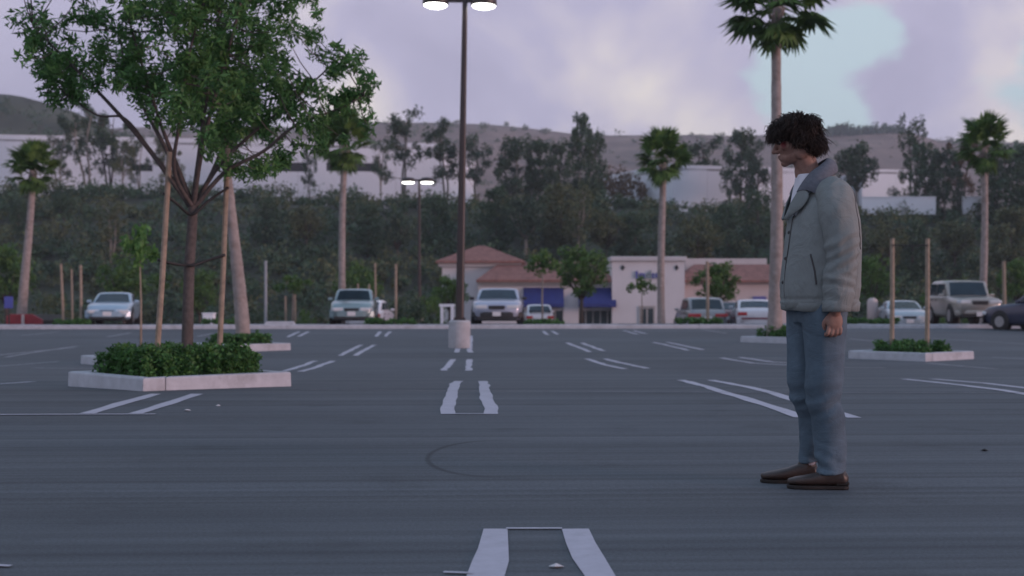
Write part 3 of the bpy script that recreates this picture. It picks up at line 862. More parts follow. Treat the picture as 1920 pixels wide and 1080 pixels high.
# ================================================================== HILLSIDE PLANTING
TREES = [
 # kind, px, ytop, d, width, leaf, bark, label
 ('euc', 165, 196, 176, .95, LEAF_EUC, M_BARK_PALE, 'dark eucalyptus with bare forked stem before the white warehouse, far left'),
 ('euc', 203, 198, 180, .80, LEAF_DARK, M_BARK_DARK, 'dark pointed eucalyptus rising above the left warehouse roof'),
 ('euc', 112, 244, 174, .85, LEAF_EUC, M_BARK_PALE, 'thin eucalyptus beside the left palm crown, against the warehouse'),
 ('euc', 228, 262, 172, 1.0, LEAF_OLIVE, M_BARK_PALE, 'drooping olive eucalyptus seen through the big tree limbs, left'),
 ('euc', 262, 255, 178, .9, LEAF_EUC, M_BARK_PALE, 'slender eucalyptus seen left of the left stake top'),
 ('euc', 318, 262, 174, 1.0, LEAF_OLIVE, M_BARK_PALE, 'pale stemmed eucalyptus behind the big tree fork'),
 ('euc', 583, 268, 186, .6, LEAF_EUC, M_BARK_DARK, 'small thin tree against the warehouse between its two strip windows'),
 ('euc', 715, 262, 172, .75, LEAF_EUC, M_BARK_PALE, 'pale forked eucalyptus right of the sedan palm crown'),
 ('euc', 757, 203, 178, .95, LEAF_EUC, M_BARK_PALE, 'tall eucalyptus against the warehouse gable, left of the light pole'),
 ('euc', 836, 228, 176, 1.0, LEAF_EUC, M_BARK_PALE, 'eucalyptus just left of the near light pole, before the warehouse corner'),
 ('euc', 897, 246, 174, .95, LEAF_EUC, M_BARK_PALE, 'eucalyptus just right of the near light pole'),
 ('dense', 968, 250, 170, 1.0, LEAF_EUC, M_BARK_PALE, 'broad dark skyline tree in mid frame, right of the light pole'),
 ('dense', 1012, 262, 172, .85, LEAF_DARK, M_BARK_DARK, 'darker skyline tree next to the tallest tree of the ridge'),
 ('dense', 1088, 216, 174, .62, LEAF_DARK, M_BARK_PALE, 'tallest columnar tree on the skyline in mid frame'),
 ('dense', 1116, 240, 178, .5, LEAF_DARK, M_BARK_DARK, 'narrow tree leaning on the right of the tallest skyline tree'),
 ('dense', 1045, 268, 168, .7, LEAF_EUC, M_BARK_DARK, 'low rounded tree left of the tallest skyline tree'),
 ('bush', 1152, 300, 196, .9, LEAF_RUST, M_BARK_DARK, 'rust coloured shrub beside the right warehouse end'),
 ('euc', 1305, 258, 200, 1.1, LEAF_EUC, M_BARK_DARK, 'loose grey green tree behind the right warehouse roof'),
 ('dense', 1388, 243, 184, .75, LEAF_EUC, M_BARK_DARK, 'dark tree before the right warehouse, left of the man'),
 ('euc', 1425, 262, 186, .8, LEAF_EUC, M_BARK_DARK, 'thin tree touching the tall palm trunk on its left'),
 ('round', 1607, 258, 176, .95, LEAF_EUC, M_BARK_PALE, 'rounded dark tree above the man shoulder, right of his head'),
 ('bush', 1680, 342, 175, .75, LEAF_EUC, M_BARK_DARK, 'small round shrub in front of the right white shed'),
 ('euc', 1708, 210, 178, .62, LEAF_DARK, M_BARK_DARK, 'thin bent eucalyptus standing highest on the right'),
 ('dense', 1735, 262, 172, .7, LEAF_DARK, M_BARK_DARK, 'dark eucalyptus right of the white shed'),
 ('dense', 1772, 280, 170, .85, LEAF_EUC, M_BARK_PALE, 'grey green eucalyptus between the shed and the right palm'),
 ('euc', 1802, 240, 176, .8, LEAF_RUST, M_BARK_DARK, 'reddish topped eucalyptus left of the right palm crown'),
 ('dense', 1885, 262, 166, 1.0, LEAF_DARK, M_BARK_DARK, 'big dark tree right of the right palm'),
 ('dense', 1935, 270, 160, 1.0, LEAF_DARK, M_BARK_DARK, 'dark tree cut by the right edge of the frame'),
 # slope
 ('dense', 35, 372, 150, .9, LEAF_DARK, M_BARK_DARK, 'dark slope tree under the left palm crown'),
 ('round', 120, 360, 152, 1.0, LEAF_DARK, M_BARK_DARK, 'dark rounded slope tree right of the left palm trunk'),
 ('euc', 205, 372, 140, 1.1, LEAF_OLIVE, M_BARK_PALE, 'bare pale stemmed tree low on the slope at left'),
 ('dense', 500, 372, 150, 1.0, LEAF_DARK, M_BARK_DARK, 'dark evergreen on the slope right of the leaning palm'),
 ('round', 575, 378, 146, 1.1, LEAF_OLIVE, M_BARK_DARK, 'olive slope tree left of the sedan palm trunk'),
 ('dense', 690, 385, 148, 1.0, LEAF_DARK, M_BARK_DARK, 'dark slope tree right of the sedan palm trunk'),
 ('round', 745, 392, 144, 1.1, LEAF_EUC, M_BARK_DARK, 'grey green slope tree left of the far lamp'),
 ('dense', 818, 362, 150, .9, LEAF_DARK, M_BARK_DARK, 'dark evergreen between the far lamp and the near pole'),
 ('dense', 930, 352, 150, 1.0, LEAF_DARK, M_BARK_DARK, 'dark evergreen above the hipped tile roof'),
 ('round', 985, 362, 146, 1.0, LEAF_EUC, M_BARK_PALE, 'grey green slope tree right of the hipped roof'),
 ('dense', 1052, 338, 150, 1.0, LEAF_OLIVE, M_BARK_DARK, 'yellowish evergreen on the slope in mid frame'),
 ('euc', 1078, 352, 142, .9, LEAF_OLIVE, M_BARK_PALE, 'pale stemmed slope tree above the front store tree'),
 ('round', 1135, 388, 144, 1.1, LEAF_OLIVE, M_BARK_DARK, 'olive slope tree above the store parapet at its left'),
 ('dense', 1190, 392, 146, 1.0, LEAF_DARK, M_BARK_DARK, 'dark slope tree left of the store palm trunk'),
 ('round', 1310, 402, 140, 1.1, LEAF_OLIVE, M_BARK_DARK, 'brownish round tree above the right store roof'),
 ('dense', 1365, 385, 148, 1.0, LEAF_DARK, M_BARK_DARK, 'dark slope tree right of the brownish round tree'),
 ('dense', 1420, 350, 152, .9, LEAF_DARK, M_BARK_DARK, 'dark evergreen left of the tall palm trunk'),
 ('round', 1655, 412, 140, 1.1, LEAF_OLIVE, M_BARK_DARK, 'olive slope tree behind the left bare stake'),
 ('dense', 1712, 415, 142, 1.0, LEAF_DARK, M_BARK_DARK, 'dark slope tree between the bare stakes'),
 ('round', 1790, 408, 144, 1.1, LEAF_OLIVE, M_BARK_DARK, 'olive slope tree left of the right palm trunk'),
 ('dense', 1895, 390, 140, 1.0, LEAF_OLIVE, M_BARK_DARK, 'olive evergreen at the right edge above the dark car'),
 # foot of the slope and the upper lot
 ('round', 12, 452, 84, 1.0, LEAF_FRESH, M_BARK_DARK, 'bright green tree at the far left edge behind the blue sign'),
 ('bush', 88, 545, 80, .9, LEAF_OLIVE, M_BARK_DARK, 'olive shrub right of the red kerb'),
 ('round', 232, 476, 84, 1.0, LEAF_FRESH, M_BARK_DARK, 'fresh green tree behind the light blue coupe'),
 ('sapling', 300, 505, 76, 1.0, LEAF_FRESH, M_BARK_PALE, 'thin sapling right of the light blue coupe'),
 ('round', 375, 500, 86, .9, LEAF_FRESH, M_BARK_DARK, 'fresh green tree seen between the trunk and its right stake'),
 ('bush', 492, 574, 64, .7, LEAF_EUC, M_BARK_DARK, 'grey green shrub below the thin grey pole'),
 ('sapling', 548, 512, 62, 1.5, LEAF_FRESH, M_BARK_PALE, 'young tree with pale leaves left of the teal sedan'),
 ('bush', 572, 576, 61, .7, LEAF_FRESH, M_BARK_DARK, 'bright green shrub at the foot of the young tree left of the teal sedan'),
 ('round', 672, 488, 92, .9, LEAF_FRESH, M_BARK_DARK, 'green tree right above the teal sedan roof'),
 ('bush', 765, 540, 66, .9, LEAF_EUC, M_BARK_DARK, 'grey green shrub left of the far lamp post foot'),
 ('round', 842, 512, 72, 1.15, LEAF_FRESH, M_BARK_DARK, 'fresh green tree behind the foot of the near light pole'),
 ('bush', 808, 545, 68, .8, LEAF_FRESH, M_BARK_DARK, 'green shrub between the far lamp post and the near pole'),
 ('sapling', 1018, 462, 62, 1.0, LEAF_FRESH, M_BARK_PALE, 'slim tree in front of the left blue awning'),
 ('round', 1090, 452, 70, 1.05, LEAF_FRESH, M_BARK_DARK, 'big round tree between the two blue awnings'),
 ('sapling', 1203, 514, 66, 1.2, LEAF_FRESH, M_BARK_PALE, 'little tree under the store sign'),
 ('round', 1345, 486, 66, 1.15, LEAF_FRESH, M_BARK_DARK, 'round tree above the grey hatchback'),
 ('round', 1636, 470, 84, .9, LEAF_FRESH, M_BARK_DARK, 'bright green tree just right of the man back'),
 ('bush', 1798, 506, 84, .9, LEAF_FRESH, M_BARK_DARK, 'bright shrub behind the sport utility vehicle roof'),
 ('round', 1908, 480, 80, .9, LEAF_FRESH, M_BARK_DARK, 'bright green tree behind the dark car at the right edge'),
]
for i, (k, px, yt, d, w, lf, bk, lab) in enumerate(TREES):
    grp = 'trees on the skyline' if d > 165 else 'trees on the slope' if d > 100 else 'planting round the upper lot'
    tree_at(k, px, yt, d, w, lf, lab, i, bark=bk, group=grp)
# sapling in the planter behind the front hedge
sap = tree_at('sapling', 264, 412, pc5[1], .78, LEAF_LIME, 'slim sapling with a light green tuft, left of the left stake', 1, bark=M_WOOD, group='young trees in the planters', z=pl5.location.z + .1)

# brush covering the slope: nobody could count it
rng = np.random.default_rng(77)
parts = {0: [], 1: []}
for i in range(1900):
    v = 121 + 62 * rng.random() ** .9; a = rng.uniform(-.62, .62)
    x = a * v * 1.05; y = v
    h = rng.uniform(1.2, 3.1)
    if v > 172: h = rng.uniform(1.0, 1.9)
    z = zterr(x, y)
    parts[0 if rng.random() < .62 else 1].append((x, y, z, h))
for k, (lf, nm, lab) in enumerate(((LEAF_DARK, 'hillside_brush', 'dark scrub covering the embankment behind the lots'), (LEAF_OLIVE, 'hillside_brush', 'olive scrub mixed into the embankment cover'))):
    cs, rs, ns = [], [], []
    for (x, y, z, h) in parts[k]:
        for q in range(5):
            cs.append((x + rng.normal() * h * .42, y + rng.normal() * h * .42, z + h * rng.uniform(.15, .8))); rs.append(h * .42); ns.append(26)
    tag(link(nm, leaf_mesh(rng, cs, rs, ns, .46, .22, flat=.85), lf), lab, 'scrub', kind='stuff')
# dark trees on the far hilltop, seen as one mass
cs, rs = [], []
for i in range(60):
    px = rng.uniform(1555, 1700); d = 930
    cs.append(tuple(P(px, float(np.interp(px, [1555, 1580, 1610, 1660, 1700], [246, 238, 246, 238, 246])) + rng.uniform(-2, 8), d))); rs.append(rng.uniform(3, 6))
tag(link('hilltop_trees', leaf_mesh(rng, cs, rs, 45, 2.2, 1.2), LEAF_DARK), 'dark clump of trees on the far hilltop right of the man', 'woods', kind='stuff')
cs, rs = [], []
for i in range(260):
    px = rng.uniform(-150, 430); t = rng.random()
    d = 470 - 150 * t
    yc = float(np.interp(px, [-300, 30, 90, 150, 210, 290, 380, 460], [160, 178, 190, 208, 236, 258, 282, 300]))
    zz = 15 + (Zp(yc, 470) - 15) * (1 - t) ** 1.25
    cs.append((X(px, d), d, zz + .8)); rs.append(rng.uniform(1.5, 3.2))
tag(link('hill_brush', leaf_mesh(rng, cs, rs, 36, 1.1, .6), LEAF_DARK), 'dark brush dotted over the green hill at the left', 'scrub', kind='stuff')

cs, rs = [], []
_cx = [700, 800, 900, 1000, 1130, 1250, 1400, 1480, 1560, 1720, 1760, 1930]; _cy = [228, 230, 232, 240, 252, 254, 258, 254, 246, 252, 264, 266]
for i in range(420):
    px = rng.uniform(560, 1940); t = rng.random() ** 1.6
    d = 948 - 380 * t
    zc = Zp(float(np.interp(px, _cx, _cy)), 950)
    cs.append((X(px, d), d, 16 + (zc - 16) * (1 - 380 * t / 420) ** 1.25 + 1)); rs.append(rng.uniform(2.0, 4.5))
tag(link('hill_brush', leaf_mesh(rng, cs, rs, 30, 1.9, 1.0), LEAF_OLIVE), 'scattered scrub along the long dry hill behind the warehouses', 'scrub', kind='stuff')

# ================================================================== WAREHOUSES ON THE PLATEAU
M_WH = pmat('pale_wall_paint', (.70, .73, .80), .8, .06, .08, .1, 3, dirt=((.36, .34, .36), .35))
M_WH2 = pmat('white_wall_paint', (.76, .79, .85), .8, .05, .08, .1, 3, dirt=((.45, .43, .44), .3))
M_DKWIN = pmat('dark_strip_window', (.012, .012, .015), .15, .2)
M_ROOFG = pmat('flat_roof_gravel', (.32, .31, .32), .9, .15, .3)
def wall_run(root, p0, p1, z0, z1, n, mat, thick=.3, openings=()):
    "row of tilt-up panels from p0 to p1 (world xy), children of root; openings: (s0,s1,zb,zt) strips with glazing set back"
    o0 = root.location
    p0 = Vector((p0[0], p0[1], 0)); p1 = Vector((p1[0], p1[1], 0)); dv = p1 - p0; Ln = dv.length; dv.normalize(); nv = Vector((dv.y, -dv.x, 0))
    rz = math.atan2(dv.y, dv.x)
    segs = np.linspace(0, Ln, n + 1)
    for a, b in zip(segs[:-1], segs[1:]):
        blocks = [(a, b, z0, z1)]
        for (s0, s1, zb_, zt_) in openings:
            nb = []
            for (aa, bb, za, zz) in blocks:
                if s1 <= aa or s0 >= bb or zb_ >= zz or zt_ <= za: nb.append((aa, bb, za, zz)); continue
                lo, hi = max(aa, s0), min(bb, s1)
                if lo > aa: nb.append((aa, lo, za, zz))
                if hi < bb: nb.append((hi, bb, za, zz))
                nb.append((lo, hi, za, zb_)); nb.append((lo, hi, zt_, zz))
            blocks = nb
        mb = MB()
        for (aa, bb, za, zz) in blocks:
            g = .02 if aa == a else 0; g2 = .02 if bb == b else 0
            c = p0 + dv * ((aa + g + bb - g2) / 2) - nv * thick / 2
            mb.box((c.x - o0.x, c.y - o0.y, (za + zz) / 2 - o0.z), (bb - aa - g - g2, thick, zz - za), rz)
        mb.build('wall_panel', mat, root)
    for (s0, s1, zb_, zt_) in openings:
        c = p0 + dv * ((s0 + s1) / 2) - nv * (thick * .75)
        MB().box((c.x - o0.x, c.y - o0.y, (zb_ + zt_) / 2 - o0.z), (s1 - s0, .1, zt_ - zb_), rz).build('window', M_DKWIN, root)
def roof_quad(root, pts, z, mat):
    o0 = root.location; mb = MB(); n = len(pts)
    mb.add([(p[0] - o0.x, p[1] - o0.y, z - .3 - o0.z) for p in pts] + [(p[0] - o0.x, p[1] - o0.y, z - o0.z) for p in pts],
           [tuple(reversed(range(n))), tuple(range(n, 2 * n))] + [(i, (i+1) % n, n + (i+1) % n, n + i) for i in range(n)])
    mb.build('roof', mat, root)
cA = (X(832, 200), 200.0); lA = (X(-120, 188), 188.0); rA = (X(892, 224), 224.0)
root = empty('warehouse', (cA[0], cA[1], 13.0)); tag(root, 'long pale warehouse with dark strip windows behind the big tree', 'building')
LA = math.dist(cA, lA)
def sA(px):   # along-facade distance of a photo column
    f = np.interp(px, [-120, 832], [0, 1]); lo, hi = 0.0, 1.0
    for _ in range(40):
        m = (lo + hi) / 2; q = (lA[0] + (cA[0] - lA[0]) * m, lA[1] + (cA[1] - lA[1]) * m)
        if 960 + q[0] / q[1] * F_PX < px: lo = m
        else: hi = m
    return lo * LA
wall_run(root, lA, cA, 11.5, 26.0, 10, M_WH, openings=[(sA(248), sA(286), 20.9, 21.9), (sA(494), sA(527), 21.2, 22.6), (sA(530), sA(576), 21.2, 22.6), (sA(612), sA(653), 21.4, 22.7), (sA(656), sA(717), 21.4, 22.7)])
wall_run(root, cA, rA, 11.5, 25.6, 3, M_WH2)
roof_quad(root, [lA, cA, rA, (lA[0], 222)], 25.3, M_ROOFG)
cB = (X(1262, 190), 190.0); lB = (X(1102, 214), 214.0); rB = (X(1575, 197), 197.0)
root = empty('warehouse', (cB[0], cB[1], 13.0)); tag(root, 'white warehouse corner behind the palm, left of the man', 'building')
wall_run(root, lB, cB, 11.0, 21.8, 4, M_WH2)
wall_run(root, cB, rB, 11.0, 21.6, 5, M_WH)
roof_quad(root, [lB, cB, rB, (rB[0], 222)], 21.1, M_ROOFG)
lC = (X(1616, 196), 196.0); rC = (X(1744, 198), 198.0)
root = empty('storage_shed', (lC[0], lC[1], 12.5)); tag(root, 'white shed on the plateau right of the man', 'building')
wall_run(root, lC, rC, 10.5, 21.6, 2, M_WH2)
wall_run(root, rC, (rC[0] + 2, 214), 10.5, 21.4, 2, M_WH)
wall_run(root, (lC[0] - 1, 214), lC, 10.5, 21.4, 2, M_WH)
roof_quad(root, [lC, rC, (rC[0] + 2, 214), (lC[0] - 1, 214)], 21.2, M_ROOFG)
for a, b, lab in ((1616, 1754, 'low white wall below the white shed'), (1804, 1868, 'short white wall behind the right palm trunk')):
    d = 169
    mb = MB(); w = X(b, d) - X(a, d)
    mb.box((0, 0, -.2), (w, .3, 2.2)); mb.box((0, 0, 1.0), (w + .1, .42, .16))
    tag(mb.build('low_wall', M_WH2, loc=((X(a, d) + X(b, d)) / 2, d, Zp(384, d))), lab, 'wall')

# ================================================================== STORE
M_STUC = pmat('cream_stucco', (.58, .565, .58), .9, .06, .5, .3, 12, dirt=((.44, .40, .40), .35))
M_STUC2 = pmat('pink_stucco', (.54, .46, .45), .9, .06, .5, .3, 12)
M_TRIM = pmat('stucco_trim', (.50, .48, .49), .9, .06, .5)
M_TILE = pmat('clay_roof_tile', (.27, .135, .115), .9, .28, 2.5, 0, 1, dirt=((.16, .085, .07), .6))
def tilebump(m):
    t = m.node_tree; b = [n for n in t.nodes if n.type == 'BSDF_PRINCIPLED'][0]
    tc = nnode(t, 'ShaderNodeTexCoord'); w = nnode(t, 'ShaderNodeTexWave', bands_direction='X'); setin(w, Scale=2.2, Distortion=.6)
    t.links.new(tc.outputs['Object'], w.inputs['Vector'])
    bp = nnode(t, 'ShaderNodeBump'); setin(bp, Strength=.8, Distance=.08); t.links.new(w.outputs['Fac'], bp.inputs['Height']); t.links.new(bp.outputs[0], b.inputs['Normal'])
tilebump(M_TILE)
M_AWN = pmat('blue_awning_cloth', (.020, .032, .165), .75, .15, 2)
M_BLUE = pmat('blue_sign_paint', (.10, .11, .33), .6, .1, 2)
M_TEALP = pmat('grey_green_sign_paint', (.20, .26, .30), .6, .1, 2)
M_GLASS = pmat('shop_glass', (.03, .045, .05), .08, .3, 1.0, coat=.5)
M_FRAME = pmat('window_frame_paint', (.32, .31, .30), .6, .1)
DS = 100.0
def sx(px, d=DS): return X(px, d)
ZF = -2.05
store = empty('store_building', (sx(1100), DS, ZF)); tag(store, 'cream stucco store with tiled roofs and blue awnings across the lot', 'building')
O = store.location
def sbox(name, mat, x0, x1, y0, y1, z0, z1, bevel=0.0, parent=None):
    p = parent or store
    return MB().box(((x0+x1)/2 - O.x, (y0+y1)/2 - O.y, (z0+z1)/2 - O.z), (x1-x0, y1-y0, z1-z0)).build(name, mat, p, bevel=bevel)
def hip(name, x0, x1, y0, y1, z0, z1, inset, parent=None, thick=.18):
    mb = MB(); ym = (y0 + y1) / 2
    v = [(x0, y0, z0), (x1, y0, z0), (x1, y1, z0), (x0, y1, z0), (x0 + inset, ym, z1), (x1 - inset, ym, z1)]
    v = [(a - O.x, b - O.y, c - O.z) for a, b, c in v]
    v += [(a, b, c - thick) for a, b, c in v[:4]]
    mb.add(v, [(0, 1, 5, 4), (1, 2, 5), (2, 3, 4, 5), (3, 0, 4), (6, 7, 1, 0), (7, 8, 2, 1), (8, 9, 3, 2), (9, 6, 0, 3), (9, 8, 7, 6)])
    return mb.build(name, M_TILE, store)
# left tower
sbox('tower_wall', M_STUC, sx(829, 103), sx(966, 103), 103, 109, ZF, 4.18)
hip('tower_roof', sx(817, 102.4), sx(984, 102.4), 102.4, 109.6, 4.36, 5.75, 3.3)
sbox('eave_trim', M_TRIM, sx(822, 102.7), sx(978, 102.7), 102.7, 109.3, 3.92, 4.17)
# main wing: piers, spandrel, glazing between
xw0, xw1 = sx(897), sx(1146)
a0, a1, b0, b1 = sx(982), sx(1056), sx(1085), sx(1158)
sbox('wall', M_STUC, xw0, a0, DS, DS + 6, ZF, 2.6)
sbox('pier', M_STUC, a1, b0, DS, DS + .5, ZF, 2.6)
sbox('wall', M_STUC, a0 + .003, a1 - .003, DS + .002, DS + .5, 2.0, 2.59)
sbox('wall', M_STUC, b0 + .003, sx(1146), DS + .002, DS + .5, 2.0, 2.585)
r = hip('main_roof', sx(893), sx(1156), DS - .7, DS + 7.5, 2.78, 4.3, 1.9)
sbox('eave_trim', M_FRAME, sx(897), sx(1150), DS - .45, DS - .05, 2.42, 2.6)
for (x0, x1) in ((a0, a1), (b0, b1 - .2)):
    n = 5
    sbox('shop_window', M_GLASS, x0, x1, DS + .28, DS + .34, ZF + .35, 1.98)
    sbox('window_sill', M_TRIM, x0, x1, DS + .05, DS + .5, ZF, ZF + .35)
    for k in range(n + 1):
        xm = x0 + (x1 - x0) * k / n
        sbox('mullion', M_FRAME, max(x0, xm - .05), min(x1, xm + .05), DS + .2, DS + .28, ZF + .352, 1.978)
    sbox('transom', M_TRIM, x0 + .004, x1 - .004, DS + .12, DS + .2, .38, .62)
    # sloped cloth awning with valance and closed ends
    mb = MB(); prof = [(-.02, 2.18), (-1.05, .92), (-1.05, .66), (-1.01, .66), (-1.01, .90), (-.02, 2.10)]
    e0, e1 = x0 - .02, x1 + .02
    mb.prism(prof, lambda a, b: (e0 - O.x, DS + a - O.y, b - O.z), lambda a, b: (e1 - O.x, DS + a - O.y, b - O.z))
    for ee in (e0, e1 - .03):
        mb.prism([(-.02, 2.10), (-1.01, .90), (-1.01, .70), (-.02, .70)], lambda a, b: (ee - O.x, DS + a - O.y, b - O.z), lambda a, b: (ee + .03 - O.x, DS + a - O.y, b - O.z))
    mb.build('awning', M_AWN, store)
for px in (925, 943):
    sbox('wall_vent', M_DKWIN, sx(px) - .17, sx(px) + .17, DS - .03, DS + .1, 1.72, 2.1)
    sbox('vent_frame', M_TRIM, sx(px) - .26, sx(px) + .26, DS - .015, DS + .09, 1.62, 2.2)
# parapet block
t0, t1 = sx(1146) + .002, sx(1281)
sbox('parapet_wall', M_STUC, t0, t1, DS - .8, DS + 6, ZF, 4.2)
sbox('cornice', M_TRIM, t0 - .16, t1 + .16, DS - 1.0, DS + 6.2, 4.2, 4.58, bevel=.06)
for px in (1166, 1266):
    c = (sx(px), 3.72); rr = .23
    mb = MB(); pr = [(rr * .8, 0), (0, rr), (-rr * .8, 0), (0, -rr)]
    mb.prism(pr, lambda a, b: (c[0] + a - O.x, DS - .86 - O.y, c[1] + b - O.z), lambda a, b: (c[0] + a - O.x, DS - .79 - O.y, c[1] + b - O.z))
    mb.build('diamond_ornament', M_DKWIN, store)
sgn = empty('sign_letters', (0, 0, 0)); sgn.parent = store
def glyph(px0, px1, py0, py1, mat):
    d = DS - .9
    return MB().box(((X(px0, d)+X(px1, d))/2 - O.x, DS - .88 - O.y, (Zp(py0, d)+Zp(py1, d))/2 - O.z), (X(px1, d)-X(px0, d), .14, Zp(py0, d)-Zp(py1, d)))
bpy.data.objects.remove(sgn)
for mbx, mt in ((glyph(1192, 1196, 508, 522, 0), M_BLUE),):
    mbx.build('sign_letter', mt, store)
for segs, mt in (([(1199, 1202, 512, 522), (1202, 1206, 512, 515), (1206, 1209, 513, 522)], M_BLUE),
                 ([(1211, 1214, 513, 521), (1214, 1218, 511, 514), (1214, 1218, 519, 522), (1218, 1221, 507, 522)], M_TEALP),
                 ([(1223, 1226, 512, 522)], M_BLUE), ([(1229, 1232, 513, 521), (1232, 1236, 511, 514), (1232, 1236, 519, 522), (1236, 1239, 513, 521)], M_BLUE)):
    mb = MB()
    for s_ in segs:
        g_ = glyph(*s_, 0); mb.add(g_.v, g_.f)
    mb.build('sign_letter', mt, store)
sbox('entrance_door', M_GLASS, sx(1198), sx(1224), DS - .86, DS - .79, ZF + .02, .55)
for xx in (sx(1198), sx(1211), sx(1224)):
    sbox('door_frame', M_FRAME, xx - .06, xx + .06, DS - .9, DS - .862, ZF + .02, .62)
sbox('door_frame', M_FRAME, sx(1196), sx(1226), DS - .91, DS - .862, .622, .75)
# right wing
w0, w1 = t1 + .002, sx(1492)
sbox('wall', M_STUC2, w0, w1, DS + .3, DS + 6, ZF, 2.58)
hip('wing_roof', w0 - .3, w1 + .5, DS - .3, DS + 6.8, 2.76, 4.1, 1.6)
sbox('back_parapet', M_TRIM, sx(1284, 105), sx(1436, 105), 104.6, 105.2, 2.9, 4.62)
sbox('shop_window', M_GLASS, sx(1372), sx(1402), DS + .24, DS + .31, -.9, .9)
sbox('window_frame', M_FRAME, sx(1370), sx(1404), DS + .27, DS + .305, -1.0, 1.0)
sbox('shop_window', M_BLUE, sx(1413), sx(1438), DS + .2, DS + .31, .35, 1.5)

# ================================================================== LIGHT POLES
M_LENS = bpy.data.materials.new('lit_lamp_lens'); M_LENS.use_nodes = True
_b = M_LENS.node_tree.nodes['Principled BSDF']; _b.inputs['Emission Color'].default_value = (1.0, 1.0, .93, 1); _b.inputs['Emission Strength'].default_value = 7.0; _b.inputs['Base Color'].default_value = (.8, .8, .75, 1)
def light_pole(x, y, zb, h, hx, label, rb=.10, rt=.055, base_r=.26, base_h=.66, head_r=.30, base=True):
    root = empty('light_pole', (x, y, zb)); tag(root, label, 'lamp post', 'twin headed lamp posts')
    if base:
        mb = MB(); mb.lathe([(base_r * 1.02, -.3), (base_r, .02), (base_r, base_h - .04), (base_r - .03, base_h)], n=24); mb.build('concrete_base', M_CONC2, root, smooth=False)
    mb = MB(); z0 = base_h if base else .05
    mb.box((0, 0, z0 + .012), (.30, .30, .024)); 
    for sx_, sy_ in ((-1, -1), (1, -1), (1, 1), (-1, 1)): mb.lathe([(.018, z0 + .024), (.018, z0 + .06)], (sx_ * .115, sy_ * .115, 0), 6)
    mb.build('base_plate', M_DARKPOLE, root)
    mb = MB(); n = 4
    for k in range(1):
        v = []
        for z, r_ in ((z0 + .024, rb), (h, rt)):
            for q in range(16):
                a = 2 * math.pi * q / 16
                v.append((r_ * math.copysign(abs(math.cos(a)) ** .55, math.cos(a)), r_ * math.copysign(abs(math.sin(a)) ** .55, math.sin(a)), z))
        mb.add(v, [(q, (q+1) % 16, 16 + (q+1) % 16, 16 + q) for q in range(16)] + [tuple(reversed(range(16))), tuple(range(16, 32))])
    mb.build('pole', M_DARKPOLE, root)
    for s, dx in ((-1, hx[0]), (1, hx[1])):
        mb = MB(); mb.box((s * (abs(dx) - head_r + rt) / 2, 0, h - .02), (abs(dx) - head_r - rt + .12, .07, .09)); mb.build('arm', M_DARKPOLE, root)
        hd = MB(); hd.lathe([(head_r, h - .14), (head_r * 1.04, h - .10), (head_r * 1.02, h + .04), (head_r * .8, h + .10), (head_r * .3, h + .13)], (dx, 0, 0), 24)
        ho = hd.build('lamp_head', M_DARKPOLE, root, smooth=True)
        ln = MB(); ln.lathe([(head_r * .55, h - .205), (head_r * .86, h - .17), (head_r * .94, h - .142)], (dx, 0, 0), 24)
        ln.build('lens', M_LENS, ho, smooth=True)
    return root
gp = G(862, 653); dpole = gp.y + .26
px_ = X(861, dpole)
hh = Zp(4, dpole) - gp.z
s_ = F_PX / dpole
light_pole(px_, dpole, gp.z, hh + .06, (-(872 - 817) / s_, (905 - 872) / s_ + .03), 'near dark light pole on a concrete base in mid frame', rb=.105, rt=.06)
df = 68.0; xf = X(786, df); zf = zground(xf, df)
light_pole(xf, df, zf, Zp(337, df) - zf, (-.58, .42), 'far light pole with two lit heads left of the near pole', rb=.10, rt=.06, head_r=.36, base_h=.7)
_lp = [o for o in COL.objects if o.name == 'light_pole'][0]; _lp.rotation_euler.y = R(.95)

